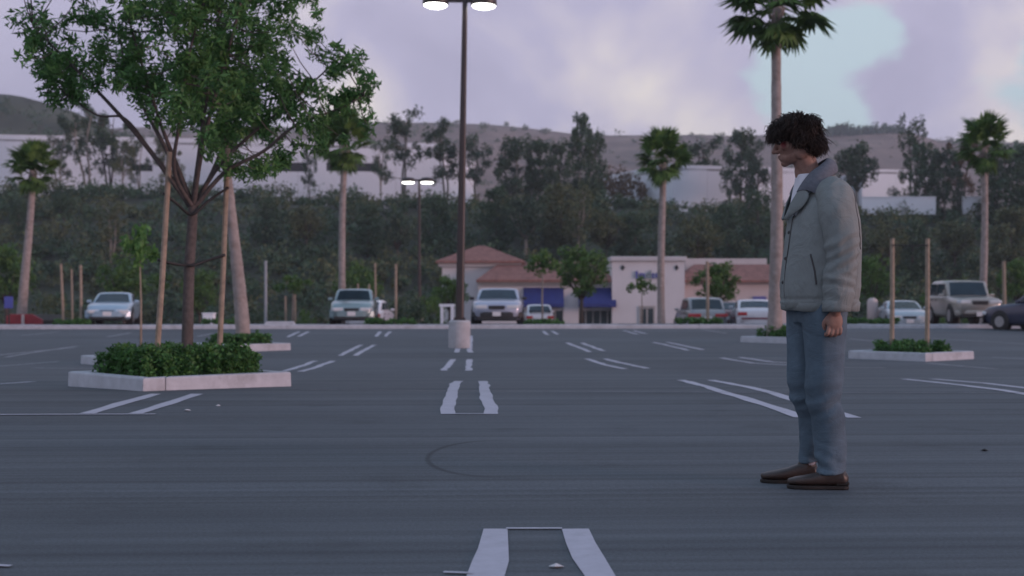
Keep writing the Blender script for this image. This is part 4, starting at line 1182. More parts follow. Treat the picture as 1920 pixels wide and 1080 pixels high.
# ================================================================== CARS
M_TYRE = pmat('tyre_rubber', (.018, .018, .019), .8, .2)
M_RIM = pmat('alloy_rim', (.35, .35, .36), .35, .1, metal=.6)
M_CARGLASS = pmat('car_glass', (.022, .040, .052), .10, .3, 1.5, spec=.32)
M_CHROME = pmat('headlight_glass', (.62, .64, .66), .12, .1, coat=.6)
M_TAIL = pmat('red_lamp_glass', (.40, .02, .025), .2, .2, coat=.5)
M_BLKPL = pmat('black_plastic', (.022, .022, .024), .6, .2)
M_PLATE = pmat('plate_white', (.66, .66, .68), .5, .08, 20)
M_SEAT = pmat('car_interior', (.06, .055, .05), .8, .2)
def carpaint(name, col, metal=.25):
    return pmat(name, col, .28, .05, 1.2, metal=metal, coat=.6, dirt=(tuple(c * .7 for c in col), .35))
def lerp(a, b, t): return a + (b - a) * t
def car(loc, rz, label, paint, L=4.6, W=1.74, H=1.38, hood=.92, belt=.96, deck=.98, wb=.95, rf=.25, rr=-.95, rb=-1.75, zb=.20, nose=.70, roofw=.76, dark_bumper=False,
        stripe=None, wheel_r=.31, name='parked_car', rack=False, tail_full=False, spoiler=False):
    "x forward. wb/rf: windscreen base and top, rr/rb: rear window top and base"
    root = empty(name, loc, rz); tag(root, label, 'car', 'cars parked beyond the kerb')
    hl, hw = L / 2, W / 2
    xs = np.array([-hl, -hl + .05, -hl + .25, -hl + .6, rb, rr, 0, rf, wb, hl - .7, hl - .3, hl - .08, hl])
    xs = np.unique(np.round(np.clip(xs, -hl, hl), 3))
    def top(x):
        if x > wb: return float(np.interp(x, [wb, hl - .35, hl - .06, hl], [hood + .02, hood - .08, nose + .02, nose - .06]))
        if x < rb: return float(np.interp(x, [-hl, -hl + .08, -hl + .3, rb], [deck - .16, deck - .05, deck, deck + .01]))
        return float(np.interp(x, [rb, wb], [deck + .01, hood + .02]))
    def halfw(x): return hw * float(np.interp(x, [-hl, -hl + .12, -hl + .6, 0, hl - .7, hl - .15, hl], [.80, .90, .985, 1.0, .985, .90, .78]))
    def bot(x): return float(np.interp(x, [-hl, -hl + .3, hl - .3, hl], [zb + .16, zb, zb, zb + .12]))
    def side_y(x, z):
        t = (z - bot(x)) / max(.05, top(x) - bot(x))
        return halfw(x) * float(np.interp(t, [0, .12, .45, .75, .93, 1.0], [.90, .965, 1.0, .985, .955, .90]))
    rings = []
    for x in xs:
        zt, z0 = top(x), bot(x)
        half = [(side_y(x, lerp(z0, zt, t)), lerp(z0, zt, t)) for t in (0, .1, .3, .5, .72, .88, .96)] + [(halfw(x) * .86, zt + .005), (halfw(x) * .55, zt + .022), (halfw(x) * .2, zt + .03)]
        ring = [(x, y, z) for y, z in half] + [(x, -y, z) for y, z in reversed(half)]
        rings.append(ring)
    mb = MB(); n = len(rings[0]); v = [p for r_ in rings for p in r_]; f = []
    for i in range(len(rings) - 1):
        for k in range(n):
            k2 = (k + 1) % n; f.append((i*n + k, i*n + k2, (i+1)*n + k2, (i+1)*n + k))
    f += [tuple(reversed(range(n))), tuple(range((len(rings)-1)*n, len(rings)*n))]
    mb.add(v, f); mb.build('body', paint, root, smooth=True)
    # greenhouse
    def cabin_z(x): return float(np.interp(x, [rb, rr, rr + .35, 0, rf, wb], [deck, H - .05, H, H + .01, H - .03, hood]))
    gx = sorted(set([round(q, 3) for q in (rb, lerp(rb, rr, .33), lerp(rb, rr, .66), rr, rr + .35, lerp(rr + .35, rf, .5), rf, lerp(rf, wb, .33), lerp(rf, wb, .66), wb)]))
    def cab_y(x, z):
        t = (z - belt) / max(.1, H - belt); t = min(max(t, 0), 1)
        e = float(np.interp(x, [rb, rr, rf, wb], [.92, 1, 1, .93]))
        return hw * lerp(.905, roofw, t) * e
    rings = []
    for x in gx:
        zt = max(cabin_z(x), belt - .06); z0 = min(top(x) - .06, zt - .02)
        half = [(cab_y(x, lerp(z0, zt, t)), lerp(z0, zt, t)) for t in (0, .35, .7, .92)] + [(cab_y(x, zt) * .93, zt), (cab_y(x, zt) * .5, zt + .022)]
        rings.append([(x, y, z) for y, z in half] + [(x, -y, z) for y, z in reversed(half)])
    mb = MB(); n = len(rings[0]); v = [p for r_ in rings for p in r_]; f = []
    for i in range(len(rings) - 1):
        for k in range(n):
            k2 = (k + 1) % n; f.append((i*n + k, i*n + k2, (i+1)*n + k2, (i+1)*n + k))
    f += [tuple(reversed(range(n))), tuple(range((len(rings)-1)*n, len(rings)*n))]
    mb.add(v, f); mb.build('cabin', paint, root, smooth=True)
    # glass panes, set 6 mm proud of the cabin skin
    def pane(x_lo, z_lo, x_hi, z_hi, nm, out):
        mb = MB(); nu, nv = 7, 4; v = []
        dv = Vector((x_hi - x_lo, 0, z_hi - z_lo)); nv_ = Vector((dv.z, 0, -dv.x)).normalized() * (1 if out > 0 else -1)
        if nv_.x * out < 0: nv_ = -nv_
        for j in range(nv):
            t = .06 + .86 * j / (nv - 1)
            x = lerp(x_lo, x_hi, t); zz = max(cabin_z(x), belt - .06)
            w = cab_y(x, zz) * lerp(.90, .84, t)
            for i in range(nu):
                s = -1 + 2 * i / (nu - 1)
                v.append(Vector((x, w * s, zz + .022 * (1 - s * s) - .004)) + nv_ * .016)
        mb.add(v, [(j*nu + i, j*nu + i + 1, (j+1)*nu + i + 1, (j+1)*nu + i) for j in range(nv - 1) for i in range(nu - 1)])
        return mb.build(nm, M_CARGLASS, root, smooth=True)
    pane(wb, hood, rf, H, 'windscreen', 1); pane(rb, deck, rr, H, 'rear_window', -1)
    xm = lerp(rr, rf, .48)
    for s in (1, -1):
        for (xa, xb_, xa2, xb2) in ((wb - .22, xm + .05, rf - .06, xm + .05), (xm - .05, rb + .30, xm - .05, rr + .12)):
            mb = MB(); v = []
            for t in (.1, .5, .9):
                z = lerp(belt + .01, H - .07, t)
                for u in (0, .5, 1):
                    x = lerp(lerp(xa, xa2, t), lerp(xb_, xb2, t), u)
                    v.append((x, s * (cab_y(x, z) + .007), z))
            mb.add(v, [(j*3 + i, j*3 + i + 1, j*3 + i + 4, j*3 + i + 3) for j in range(2) for i in range(2)])
            mb.build('side_window', M_CARGLASS, root)
        for (xa, xb_) in ((wb - .12, xm + .02), (xm - .02, max(rb + .15, -hl + .95))):
            mb = MB(); v = []
            for t in np.linspace(.16, .93, 5):
                for x in np.linspace(xa, xb_, 4):
                    z = lerp(bot(x), top(x), t); v.append((x, s * (side_y(x, z) + .008), z))
            mb.add(v, [(j*4 + i, j*4 + i + 1, j*4 + i + 5, j*4 + i + 4) for j in range(4) for i in range(3)])
            dr = mb.build('door', paint, root, smooth=True)
            xh = lerp(xa, xb_, .82); zh = lerp(bot(xh), top(xh), .80)
            MB().box((xh, s * (side_y(xh, zh) + .022), zh), (.16, .03, .035)).build('handle', M_BLKPL, dr)
        mb = MB(); mb.box((wb - .28, s * (hw * .93 + .10), belt + .04), (.12, .18, .12)); mb.build('mirror', M_BLKPL if dark_bumper else paint, root, bevel=.025)
        # lamps follow the nose and tail corners
        mb = MB(); xn = hl - .14; zc = lerp(bot(hl), nose, .72)
        mb.box((hl - .05, s * hw * .58, nose - .105), (.14, hw * .42, .13)); mb.box((hl - .14, s * hw * .82, nose - .105), (.2, .12, .12)); mb.build('headlight', M_CHROME, root, bevel=.02)
        mb = MB(); tw = .62 if tail_full else .42
        mb.box((-hl + .04, s * hw * (.80 - tw / 4), deck - .22), (.12, hw * tw, .15)); mb.box((-hl + .12, s * hw * .865, deck - .22), (.2, .1, .14)); mb.build('tail_light', M_TAIL, root, bevel=.02)
        for xw in (hl - .86, -hl + .90):
            wl = MB(); wl.tube([(xw, s * (hw - .20), wheel_r), (xw, s * (hw + .005), wheel_r)], wheel_r, 20)
            wo = wl.build('wheel', M_TYRE, root, smooth=False, bevel=.02)
            rm = MB(); rm.tube([(xw, s * (hw - .02), wheel_r), (xw, s * (hw + .014), wheel_r)], wheel_r * .62, 14); rm.build('rim', M_RIM, wo)
            ar = MB(); ar.tube([(xw, s * (hw - .25), wheel_r + .02), (xw, s * (hw - .008), wheel_r + .02)], wheel_r + .065, 20); ar.build('wheel_arch', M_BLKPL, root)
    bm_ = M_BLKPL if dark_bumper else paint
    for e, nm in ((1, 'front_bumper'), (-1, 'rear_bumper')):
        mb = MB(); v = []; ys = np.linspace(-1, 1, 9)
        z0, z1 = zb + .06, (.56 if not dark_bumper else .50)
        for z in (z0, z0 + .06, z1 - .04, z1):
            bul = .06 if z0 < z < z1 else .03
            for y in ys:
                v.append((e * (hl + bul - .20 * abs(y) ** 3), y * hw * .97, z))
        b0 = len(v)
        for z in (z0, z1):
            for y in ys: v.append((e * (hl - .25 - .1 * abs(y) ** 3), y * hw * .95, z))
        f = [(j*9 + i, j*9 + i + 1, (j+1)*9 + i + 1, (j+1)*9 + i) for j in range(3) for i in range(8)]
        f += [(i, b0 + i, b0 + i + 1, i + 1) for i in range(8)] + [(27 + i, 28 + i, b0 + 10 + i, b0 + 9 + i) for i in range(8)]
        mb.add(v, f); mb.build(nm, bm_, root, smooth=False)
    MB().box((hl + .015, 0, nose - .13), (.07, hw * .62, .14)).build('grille', M_BLKPL, root, bevel=.015)
    for e in (1, -1): MB().box((e * (hl + .072), 0, .43 if e > 0 else deck - .33 if not dark_bumper else .45), (.014, .31, .16)).build('licence_plate', M_PLATE, root)
    mb = MB(); mb.box((hl - .1, 0, zb + .07), (.3, hw * 1.5, .1)); mb.box((0, 0, zb + .02), (L - .6, hw * 1.6, .12)); mb.build('underbody', M_BLKPL, root)
    if stripe:
        for s in (1, -1):
            mb = MB(); v = []
            for z in (.48, .58):
                for x in np.linspace(-hl + .25, hl - .35, 6): v.append((x, s * (side_y(x, z) + .014), z))
            mb.add(v, [(i, i + 1, 7 + i, 6 + i) for i in range(5)]); mb.build('body_stripe', stripe, root)
        for e in (1, -1): MB().box((e * (hl + .065), 0, .535), (.03, hw * 1.5, .07)).build('body_stripe', stripe, root)
    if rack:
        for s in (1, -1):
            mb = MB(); mb.tube([(rf - .2, s * hw * .62, H + .01), (rf - .3, s * hw * .62, H + .07), (rr + .3, s * hw * .62, H + .07), (rr + .2, s * hw * .62, H + .01)], .018, 6); mb.build('roof_rail', M_BLKPL, root)
    if spoiler:
        mb = MB(); mb.box((-hl + .16, 0, deck + .14), (.22, hw * 1.5, .035)); mb.box((-hl + .16, hw * .6, deck + .06), (.12, .04, .14)); mb.box((-hl + .16, -hw * .6, deck + .06), (.12, .04, .14)); mb.build('spoiler', M_BLKPL, root)
    return root
def car_px(px, d, yaw, label, paint, **k):
    x = X(px, d)
    return car((x, d, zground(x, d)), R(yaw), label, paint, **k)
P_LBLUE = carpaint('light_blue_paint', (.30, .42, .52)); P_TEAL = carpaint('teal_silver_paint', (.20, .29, .31)); P_BLUEW = carpaint('pale_blue_paint', (.36, .40, .50))
P_WHITE = carpaint('white_car_paint', (.62, .62, .66), 0); P_GREY = carpaint('grey_car_paint', (.25, .26, .27)); P_BEIGE = carpaint('beige_silver_paint', (.33, .31, .28))
P_NAVY = carpaint('dark_navy_paint', (.035, .04, .075)); P_SKY = carpaint('pale_sky_paint', (.34, .42, .47)); P_DKRED = pmat('dark_red_trim', (.18, .03, .045), .5, .1)
P_MAROON = carpaint('maroon_paint', (.10, .025, .03))
car_px(215, 50.6, -80, 'light blue coupe facing the camera at the left', P_LBLUE, L=4.3, W=1.72, H=1.24, hood=.84, belt=.86, deck=.90, nose=.62, wb=.75, rf=.05, rr=-.75, rb=-1.65, roofw=.70)
car_px(665, 51.0, -86, 'teal silver sedan facing the camera behind the kerb hedge', P_TEAL, L=4.6, W=1.74, H=1.38)
car_px(695, 57.5, 86, 'white car with a red tail light, mostly hidden behind the teal sedan', P_WHITE, L=4.4, W=1.7, H=1.42)
car_px(935, 50.6, -91, 'pale blue full size sedan with a black bumper facing the camera', P_BLUEW, L=5.2, W=1.98, H=1.40, hood=.96, belt=.98, deck=1.0, nose=.80, dark_bumper=True, roofw=.74)
car_px(1009, 72, 92, 'small white car seen from behind, right of the full size sedan', P_WHITE, L=3.9, W=1.62, H=1.38, rr=-1.1, rb=-1.75, deck=.92, spoiler=True)
car_px(1312, 57.5, 91, 'grey hatchback seen from behind with wide red tail lights', P_GREY, L=4.4, W=1.8, H=1.52, rr=-1.55, rb=-2.05, deck=.98, tail_full=True, roofw=.8, hood=.95)
car_px(1412, 56.5, 84, 'white sedan with a dark red stripe beside the tall palm trunk', P_WHITE, L=4.7, W=1.80, H=1.32, deck=.95, stripe=P_DKRED, rr=-.8, rb=-1.5)
car_px(1365, 61, 80, 'dark maroon car between the grey hatchback and the white sedan', P_MAROON, L=4.5, W=1.72, H=1.40)
car_px(1690, 57.0, -98, 'low pale blue car behind the bare stakes', P_SKY, L=4.5, W=1.76, H=1.30, roofw=.68)
car_px(1806, 49.6, -94, 'beige silver sport utility vehicle facing the camera at the right', P_BEIGE, name='parked_suv', L=4.5, W=1.82, H=1.70, hood=1.08, belt=1.10, deck=1.12, nose=.98, wb=.75, rf=.35, rr=-1.85, rb=-2.1, zb=.32, wheel_r=.37, roofw=.82, rack=True, dark_bumper=False)
o = car((X(1972, 44.3), 44.3, zlot(X(1972, 44.3), 44.3)), R(122), 'dark navy car cut off by the right edge of the frame', P_NAVY, L=4.6, W=1.80, H=1.60, rr=-1.3, rb=-1.95, deck=1.0, roofw=.78, tail_full=True)

# ================================================================== SMALL THINGS ALONG THE KERB
def hedge_px(px0, px1, d, h, label, seed, depth=.6):
    rng = np.random.default_rng(seed); x0, x1 = X(px0, d), X(px1, d); cx = (x0 + x1) / 2
    cs = []
    for i in range(int((x1 - x0) * 26)):
        cs.append((rng.uniform(x0, x1) - cx, rng.uniform(-depth / 2, depth / 2), rng.uniform(.04, h)))
    o = link('kerb_hedge', leaf_mesh(rng, cs, .13, 40, .09, .05, flat=.7), LEAF_HEDGE, loc=(cx, d, zground(cx, d)))
    return tag(o, label, 'hedge', 'low hedges along the far kerb')
hedge_px(688, 776, 47.9, .22, 'low hedge in front of the teal sedan', 1)
hedge_px(984, 1056, 47.8, .2, 'low hedge in front of the small white car', 2)
hedge_px(1262, 1352, 48.2, .26, 'low hedge in front of the grey hatchback', 3)
hedge_px(378, 442, 47.9, .2, 'low hedge by the white box behind the leaning palm', 4)
hedge_px(98, 166, 47.2, .2, 'low hedge left of the light blue coupe', 5)
hedge_px(1582, 1682, 48.6, .22, 'low hedge behind the man, left of the bare stakes', 6)
G_ST = 'stakes of young trees beyond the kerb'
for (px, px2, yt, d, r_, lab) in ((119, 114, 495, 49.0, .055, 'thin pale stake right of the left palm trunk'), (152, 151, 497, 49.0, .06, 'pale stake left of the light blue coupe'), (136, 134, 505, 58, .05, 'dull stake between the two pale stakes at the left'),
     (705, 703, 494, 53, .045, 'pale stake above the white car with red tail light'), (742, 742, 495, 50, .055, 'pale stake right of the white car with red tail light'),
     (671, 671, 532, 60, .05, 'short stake top left above the teal sedan'), (692, 692, 533, 60, .05, 'short stake top right above the teal sedan'),
     (536, 535, 555, 61.5, .05, 'left stake of the young tree left of the teal sedan'), (554, 553, 552, 61.5, .05, 'right stake of the young tree left of the teal sedan'),
     (1327, 1326, 490, 54, .07, 'pale stake in front of the round tree above the grey hatchback'), (1884, 1882, 490, 60, .09, 'broad dull post behind the parked sport utility vehicle')):
    x = X(px, d); zb_ = zground(x, d)
    stake((x, d, zb_ - .05), (X(px2, d), d, Zp(yt, d)), r_, lab, G_ST, name='tree_stake')
M_GALV = pmat('galvanised_steel', (.30, .33, .36), .5, .1, metal=.3)
x = X(498, 60); stake((x, 60, zground(x, 60) - .05), (x, 60, Zp(489, 60)), .07, 'thin grey steel pole right of the leaning palm', None, name='steel_pole', mat=M_GALV)['category'] = 'pole'
# blue parking sign
d = 49.5; x = X(17, d); zb_ = zground(x, d)
root = empty('parking_sign', (x, d, zb_)); tag(root, 'small blue parking sign on a dark post at the far left', 'sign')
MB().tube([(0, 0, -.03), (0, 0, Zp(556, d) - zb_)], .03, 8).build('post', M_BLKPL, root)
MB().box((0, -.045, (Zp(556, d) + Zp(578, d)) / 2 - zb_), (.34, .02, Zp(556, d) - Zp(578, d))).build('panel', pmat('sign_blue', (.075, .09, .36), .5, .1), root, bevel=.006)
# raised planter with red painted kerb round the left palm
M_RED = pmat('red_kerb_paint', (.30, .035, .045), .7, .2, 4, dirt=((.16, .03, .03), .6))
d = 51.5; x0, x1 = X(28, d), X(94, d)
root = empty('red_kerb_planter', ((x0 + x1) / 2, d, zground(0, d))); tag(root, 'raised island with a red painted kerb at the foot of the slanting palm', 'planter')
w = (x1 - x0)
mb = MB(); mb.prism([(-w/2, -.1), (-w/2, .30), (-w/2 + .12, .40), (w/2 - .42, .40), (w/2, .18), (w/2, -.1)], lambda a, b: (a, -.9, b), lambda a, b: (a, -.72, b)); mb.build('kerb_face', M_RED, root, bevel=.02)
mb = MB(); mb.prism([(-w/2, -.1), (-w/2, .27), (-w/2 + .12, .37), (w/2 - .42, .37), (w/2, .15), (w/2, -.1)], lambda a, b: (a, -.72, b), lambda a, b: (a, 2.3, b)); mb.build('planting_bed', M_SOIL, root)
MB().box((-.02, -.96, .14), (.10, .08, .48)).build('marker_post', M_STUC2, root, bevel=.01)
# white utility box, pale bollard, white sign frame
d = 49.0; x = X(392, d)
root = empty('utility_box', (x, d, zground(x, d))); tag(root, 'small white utility box behind the leaning palm planter', 'utility box')
MB().box((0, 0, .2), (.42, .4, .44)).build('cabinet', M_WH2, root, bevel=.02); MB().box((0, 0, .44), (.47, .45, .05)).build('lid', M_WH2, root, bevel=.01)
d = 58; x = X(1636, d)
root = empty('bollard', (x, d, zground(x, d))); tag(root, 'pale round topped bollard right of the man back', 'bollard')
MB().lathe([(.24, -.05), (.24, 1.32), (.20, 1.46), (.08, 1.53)], n=16).build('post', M_STUC2, root, smooth=True)
MB().lathe([(.28, 0), (.28, .06), (.25, .08)], n=16).build('foot', M_CONC, root)
d = 60; x = X(838, d)
root = empty('sign_frame', (x, d, zground(x, d))); tag(root, 'white post frame behind the concrete base of the near light pole', 'frame')
for s in (-1, 1): MB().box((s * .24, 0, .55), (.13, .13, 1.24)).build('post', M_WH2, root, bevel=.01)
MB().box((0, 0, 1.22), (.74, .14, .13)).build('crossbar', M_WH2, root, bevel=.01)
d = 47.9; x = X(525, d)
root = empty('wheel_stop', (x, d, zground(x, d))); tag(root, 'low concrete wheel stop behind the kerb left of the teal sedan', 'wheel stop')
MB().box((0, 0, .075), (1.2, .18, .15), taper=.86).build('bar', M_CONC, root, bevel=.02)

# ================================================================== PERSON
from mathutils.bvhtree import BVHTree
def voxel(me, size, smooth=6, fac=.5):
    ob = bpy.data.objects.new('tmp', me); COL.objects.link(ob)
    m = ob.modifiers.new('r', 'REMESH'); m.mode = 'VOXEL'; m.voxel_size = size; m.use_smooth_shade = True
    if smooth:
        s = ob.modifiers.new('s', 'SMOOTH'); s.factor = fac; s.iterations = smooth
    dg = bpy.context.evaluated_depsgraph_get()
    out = bpy.data.meshes.new_from_object(ob.evaluated_get(dg))
    bpy.data.objects.remove(ob, do_unlink=True)
    out.polygons.foreach_set('use_smooth', [True] * len(out.polygons))
    return out
def displace(me, fn):
    n = len(me.vertices); co = np.empty(n * 3); me.vertices.foreach_get('co', co); co = co.reshape(-1, 3)
    no = np.empty(n * 3); me.vertices.foreach_get('normal', no); no = no.reshape(-1, 3)
    d = np.array([fn(c, q) for c, q in zip(co, no)])
    me.vertices.foreach_set('co', (co + no * d[:, None]).ravel()); me.update()
    return me
def loftz(mb, secs, n=40, ex=2.3):
    "horizontal superellipse rings: (z, cx, cy, a_front, a_back, b)"
    vs, fs = [], []
    # densify
    zs = np.array([s[0] for s in secs]); dense = np.interp(np.linspace(0, len(secs) - 1, (len(secs) - 1) * 4 + 1), range(len(secs)), zs)
    cols = [np.interp(np.linspace(0, len(secs) - 1, len(dense)), range(len(secs)), [s[k] for s in secs]) for k in range(1, 6)]
    for i, z in enumerate(dense):
        cx, cy, af, ab, b = (c[i] for c in cols)
        for k in range(n):
            t = 2 * math.pi * k / n
            c, s = math.cos(t), math.sin(t)
            a = af if c > 0 else ab
            vs.append((cx + a * math.copysign(abs(c) ** (2 / ex), c), cy + b * math.copysign(abs(s) ** (2 / ex), s), z))
    m = len(dense)
    for i in range(m - 1):
        for k in range(n):
            k2 = (k + 1) % n; fs.append((i*n + k, i*n + k2, (i+1)*n + k2, (i+1)*n + k))
    fs += [tuple(reversed(range(n))), tuple(range((m-1)*n, m*n))]
    mb.add(vs, fs)
def ell(mb, c, r, rot=None, n=20, m=12):
    vs = []; fs = []
    for j in range(1, m):
        ph = math.pi * j / m
        for k in range(n):
            t = 2 * math.pi * k / n
            p = Vector((r[0] * math.sin(ph) * math.cos(t), r[1] * math.sin(ph) * math.sin(t), r[2] * math.cos(ph)))
            if rot is not None: p = rot @ p
            vs.append(Vector(c) + p)
    top = Vector((0, 0, r[2])); bt = Vector((0, 0, -r[2]))
    if rot is not None: top = rot @ top; bt = rot @ bt
    vs += [Vector(c) + top, Vector(c) + bt]; T_, B_ = len(vs) - 2, len(vs) - 1
    for j in range(m - 2):
        for k in range(n):
            k2 = (k + 1) % n; fs.append((j*n + k, (j+1)*n + k, (j+1)*n + k2, j*n + k2))
    for k in range(n):
        k2 = (k + 1) % n; fs.append((T_, k, k2)); fs.append((B_, (m-2)*n + k2, (m-2)*n + k))
    mb.add(vs, fs)
def limb(mb, pts, rad, n=20, sub=4):
    sp = spline(pts, sub); rr = np.interp(np.linspace(0, len(pts) - 1, len(sp)), range(len(pts)), rad)
    mb.tube(sp, rr.tolist(), n)
    ell(mb, sp[0], (rr[0],) * 3, n=16, m=10); ell(mb, sp[-1], (rr[-1],) * 3, n=16, m=10)
def nz(x, y, z): return mnoise.noise(Vector((x, y, z)))

# materials -------------------------------------------------------------------
M_JACKET = pmat('grey_green_jacket_cloth', (.205, .228, .225), .88, .10, 7, .25, 260, spec=.25)
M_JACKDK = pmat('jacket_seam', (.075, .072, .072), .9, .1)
M_COLLAR = pmat('grey_corduroy_collar', (.13, .14, .165), .9, .15, 60, .3, 200, spec=.2)
M_TEE = pmat('white_cotton', (.68, .68, .74), .9, .05, 20, .2, 200)
M_SHOE = pmat('brown_leather', (.036, .024, .020), .45, .3, 14, .15, 60)
M_SOLE = pmat('dark_sole', (.014, .012, .011), .8, .2)
M_SOCK = pmat('pale_sock', (.32, .34, .42), .95, .08, 60)
M_HAIR = pmat('dark_brown_hair', (.026, .015, .011), .5, .5, 18, spec=.3)
M_IRIS = pmat('eye', (.25, .22, .21), .2, .3, 60)
# denim: faded on the thigh fronts and seams by noise
M_DENIM = pmat('faded_denim', (.098, .140, .178), .92, .30, 4, .3, 320, dirt=((.040, .062, .088), .95), spec=.2)
cloth_creases(M_DENIM, (6, 6, 10), .45, .030)
cloth_creases(M_JACKET, (9, 9, 7), .6, .030, 3.0)
# skin with a red graze on the cheekbone
M_SKIN = bpy.data.materials.new('skin'); M_SKIN.use_nodes = True
_t = M_SKIN.node_tree; _b = _t.nodes['Principled BSDF']; setin(_b, Roughness=.55); _b.inputs['Subsurface Weight'].default_value = .12; _b.inputs['Subsurface Radius'].default_value = (.02, .008, .005); _b.inputs['Subsurface Scale'].default_value = .3
_tc = nnode(_t, 'ShaderNodeTexCoord'); _n = nnode(_t, 'ShaderNodeTexNoise'); setin(_n, Scale=30.0, Detail=5.0)
_t.links.new(_tc.outputs['Object'], _n.inputs['Vector'])
_r = rampnode(_t, [(.3, (.20, .105, .082)), (.7, (.30, .175, .135))]); _t.links.new(_n.outputs['Fac'], _r.inputs[0])

PD = 6.28
man = empty('person', (X(1531, PD), PD, zlot(X(1531, PD), PD)), R(182))
tag(man, 'man in a grey jacket and blue jeans standing in profile, looking left', 'person')

# ---- head frame
HC = Vector((.100, 0, 1.692)); HM = Matrix.Translation(HC) @ Matrix.Rotation(R(-12), 4, 'Z') @ Matrix.Rotation(R(10), 4, 'Y')
def hp(x, y, z): return HM @ Vector((x, y, z))
HR = HM.to_3x3()
mb = MB()
ell(mb, hp(-.012, 0, .034), (.096, .076, .084), HR)
ell(mb, hp(.030, 0, -.012), (.064, .062, .088), HR)
ell(mb, hp(.026, 0, -.068), (.056, .053, .042), HR)
ell(mb, hp(.072, 0, -.099), (.021, .023, .017), HR)
ell(mb, hp(.050, 0, -.075), (.045, .042, .035), HR)
limb(mb, [hp(.088, 0, .016), hp(.103, 0, -.012), hp(.115, 0, -.034)], [.009, .0105, .0125], 12, 3)
for s in (-1, 1):
    ell(mb, hp(.100, s * .012, -.038), (.012, .0085, .009), HR)
    ell(mb, hp(.062, s * .044, -.022), (.024, .018, .020), HR)
    ell(mb, hp(-.006, s * .078, -.012), (.019, .009, .031), HR @ Matrix.Rotation(R(-12), 3, 'Y'))
    ell(mb, hp(-.01, s * .05, -.066), (.035, .018, .032), HR)
limb(mb, [hp(.080, -.034, .018), hp(.088, 0, .024), hp(.080, .034, .018)], [.009, .011, .009], 10, 3)
ell(mb, hp(.090, 0, -.061), (.012, .024, .0065), HR); ell(mb, hp(.087, 0, -.072), (.012, .021, .0075), HR)
# neck, trunk, limbs: one continuous body (mostly inside the clothes)
limb(mb, [hp(-.018, 0, -.045), Vector((.048, 0, 1.56)), Vector((.015, 0, 1.47)), Vector((-.01, 0, 1.40))], [.056, .056, .062, .085], 24)
limb(mb, [Vector((.06, 0, 1.60)), Vector((.075, 0, 1.545)), Vector((.055, 0, 1.49))], [.036, .034, .04], 16)
loftz(mb, [(.88, -.01, 0, .09, .10, .15), (1.0, -.015, 0, .09, .09, .14), (1.2, -.02, 0, .105, .10, .15), (1.36, -.025, 0, .10, .10, .165), (1.45, -.03, 0, .06, .06, .09)])
ARM = {}
for s in (1, -1):
    ax = 0 if s > 0 else .03
    pts = [Vector((-.03, s * .13, 1.41)), Vector((-.045, s * .195, 1.34)), Vector((-.058 + ax, s * .212, 1.12)), Vector((-.036 + ax * 1.5, s * .212, .90)), Vector((-.030 + ax * 1.5, s * .212, .855))]
    limb(mb, pts, [.06, .052, .045, .032, .027], 16)
    limb(mb, [Vector((-.01, s * .085, .88)), Vector((0, s * .09, .5)), Vector((-.02, s * .095, .14))], [.085, .055, .038], 16)
    w = pts[-1]; ARM[s] = w
    # hand: palm, four curled fingers, thumb on the forward side
    ell(mb, w + Vector((.002, 0, -.045)), (.040, .0165, .050))
    ell(mb, w + Vector((.022, -s * .006, -.035)), (.020, .016, .030))
    for k, fx in enumerate((.031, .0115, -.008, -.026)):
        l = (.74, .80, .76, .62)[k]
        b0 = w + Vector((fx, s * .002, -.078)); sp_ = (k - 1.5) * -.0015
        p1 = b0 + Vector((sp_ + .004, s * .003, -.034 * l)); p2 = p1 + Vector((.004, -s * .020 * l, -.012 * l)); p3 = p2 + Vector((-.002, -s * .016 * l, .014 * l))
        limb(mb, [b0, p1, p2, p3], [.0098, .0090, .0082, .0072], 10, 2)
    limb(mb, [w + Vector((.030, -s * .006, -.026)), w + Vector((.047, -s * .016, -.052)), w + Vector((.044, -s * .024, -.080)), w + Vector((.036, -s * .028, -.098))], [.0125, .0115, .0098, .0082], 10, 3)
body = voxel(mb.mesh(), .0036, 3, .45)
# red graze mask on the left cheekbone (body space)
gz = hp(.066, .055, -.012)
_s = nnode(_t, 'ShaderNodeVectorMath', operation='SUBTRACT'); _s.inputs[1].default_value = gz; _t.links.new(_tc.outputs['Object'], _s.inputs[0])
_m = nnode(_t, 'ShaderNodeVectorMath', operation='MULTIPLY'); _m.inputs[1].default_value = (1.2, .6, .75); _t.links.new(_s.outputs[0], _m.inputs[0])
_l = nnode(_t, 'ShaderNodeVectorMath', operation='LENGTH'); _t.links.new(_m.outputs[0], _l.inputs[0])
_n2 = nnode(_t, 'ShaderNodeTexNoise'); setin(_n2, Scale=90.0, Detail=4.0); _t.links.new(_tc.outputs['Object'], _n2.inputs['Vector'])
_a = nnode(_t, 'ShaderNodeMath', operation='MULTIPLY_ADD'); _a.inputs[1].default_value = .018; _t.links.new(_n2.outputs['Fac'], _a.inputs[0]); _t.links.new(_l.outputs['Value'], _a.inputs[2])
_mr = nnode(_t, 'ShaderNodeMapRange'); setin(_mr, From_Min=.020, From_Max=.030, To_Min=.95, To_Max=0.0); _t.links.new(_a.outputs[0], _mr.inputs['Value'])
_mx = nnode(_t, 'ShaderNodeMixRGB'); _mx.inputs[2].default_value = (.13, .008, .012, 1); _t.links.new(_mr.outputs[0], _mx.inputs['Fac']); _t.links.new(_r.outputs[0], _mx.inputs[1]); _t.links.new(_mx.outputs[0], _b.inputs['Base Color'])
bo = link('body', body, M_SKIN, man)
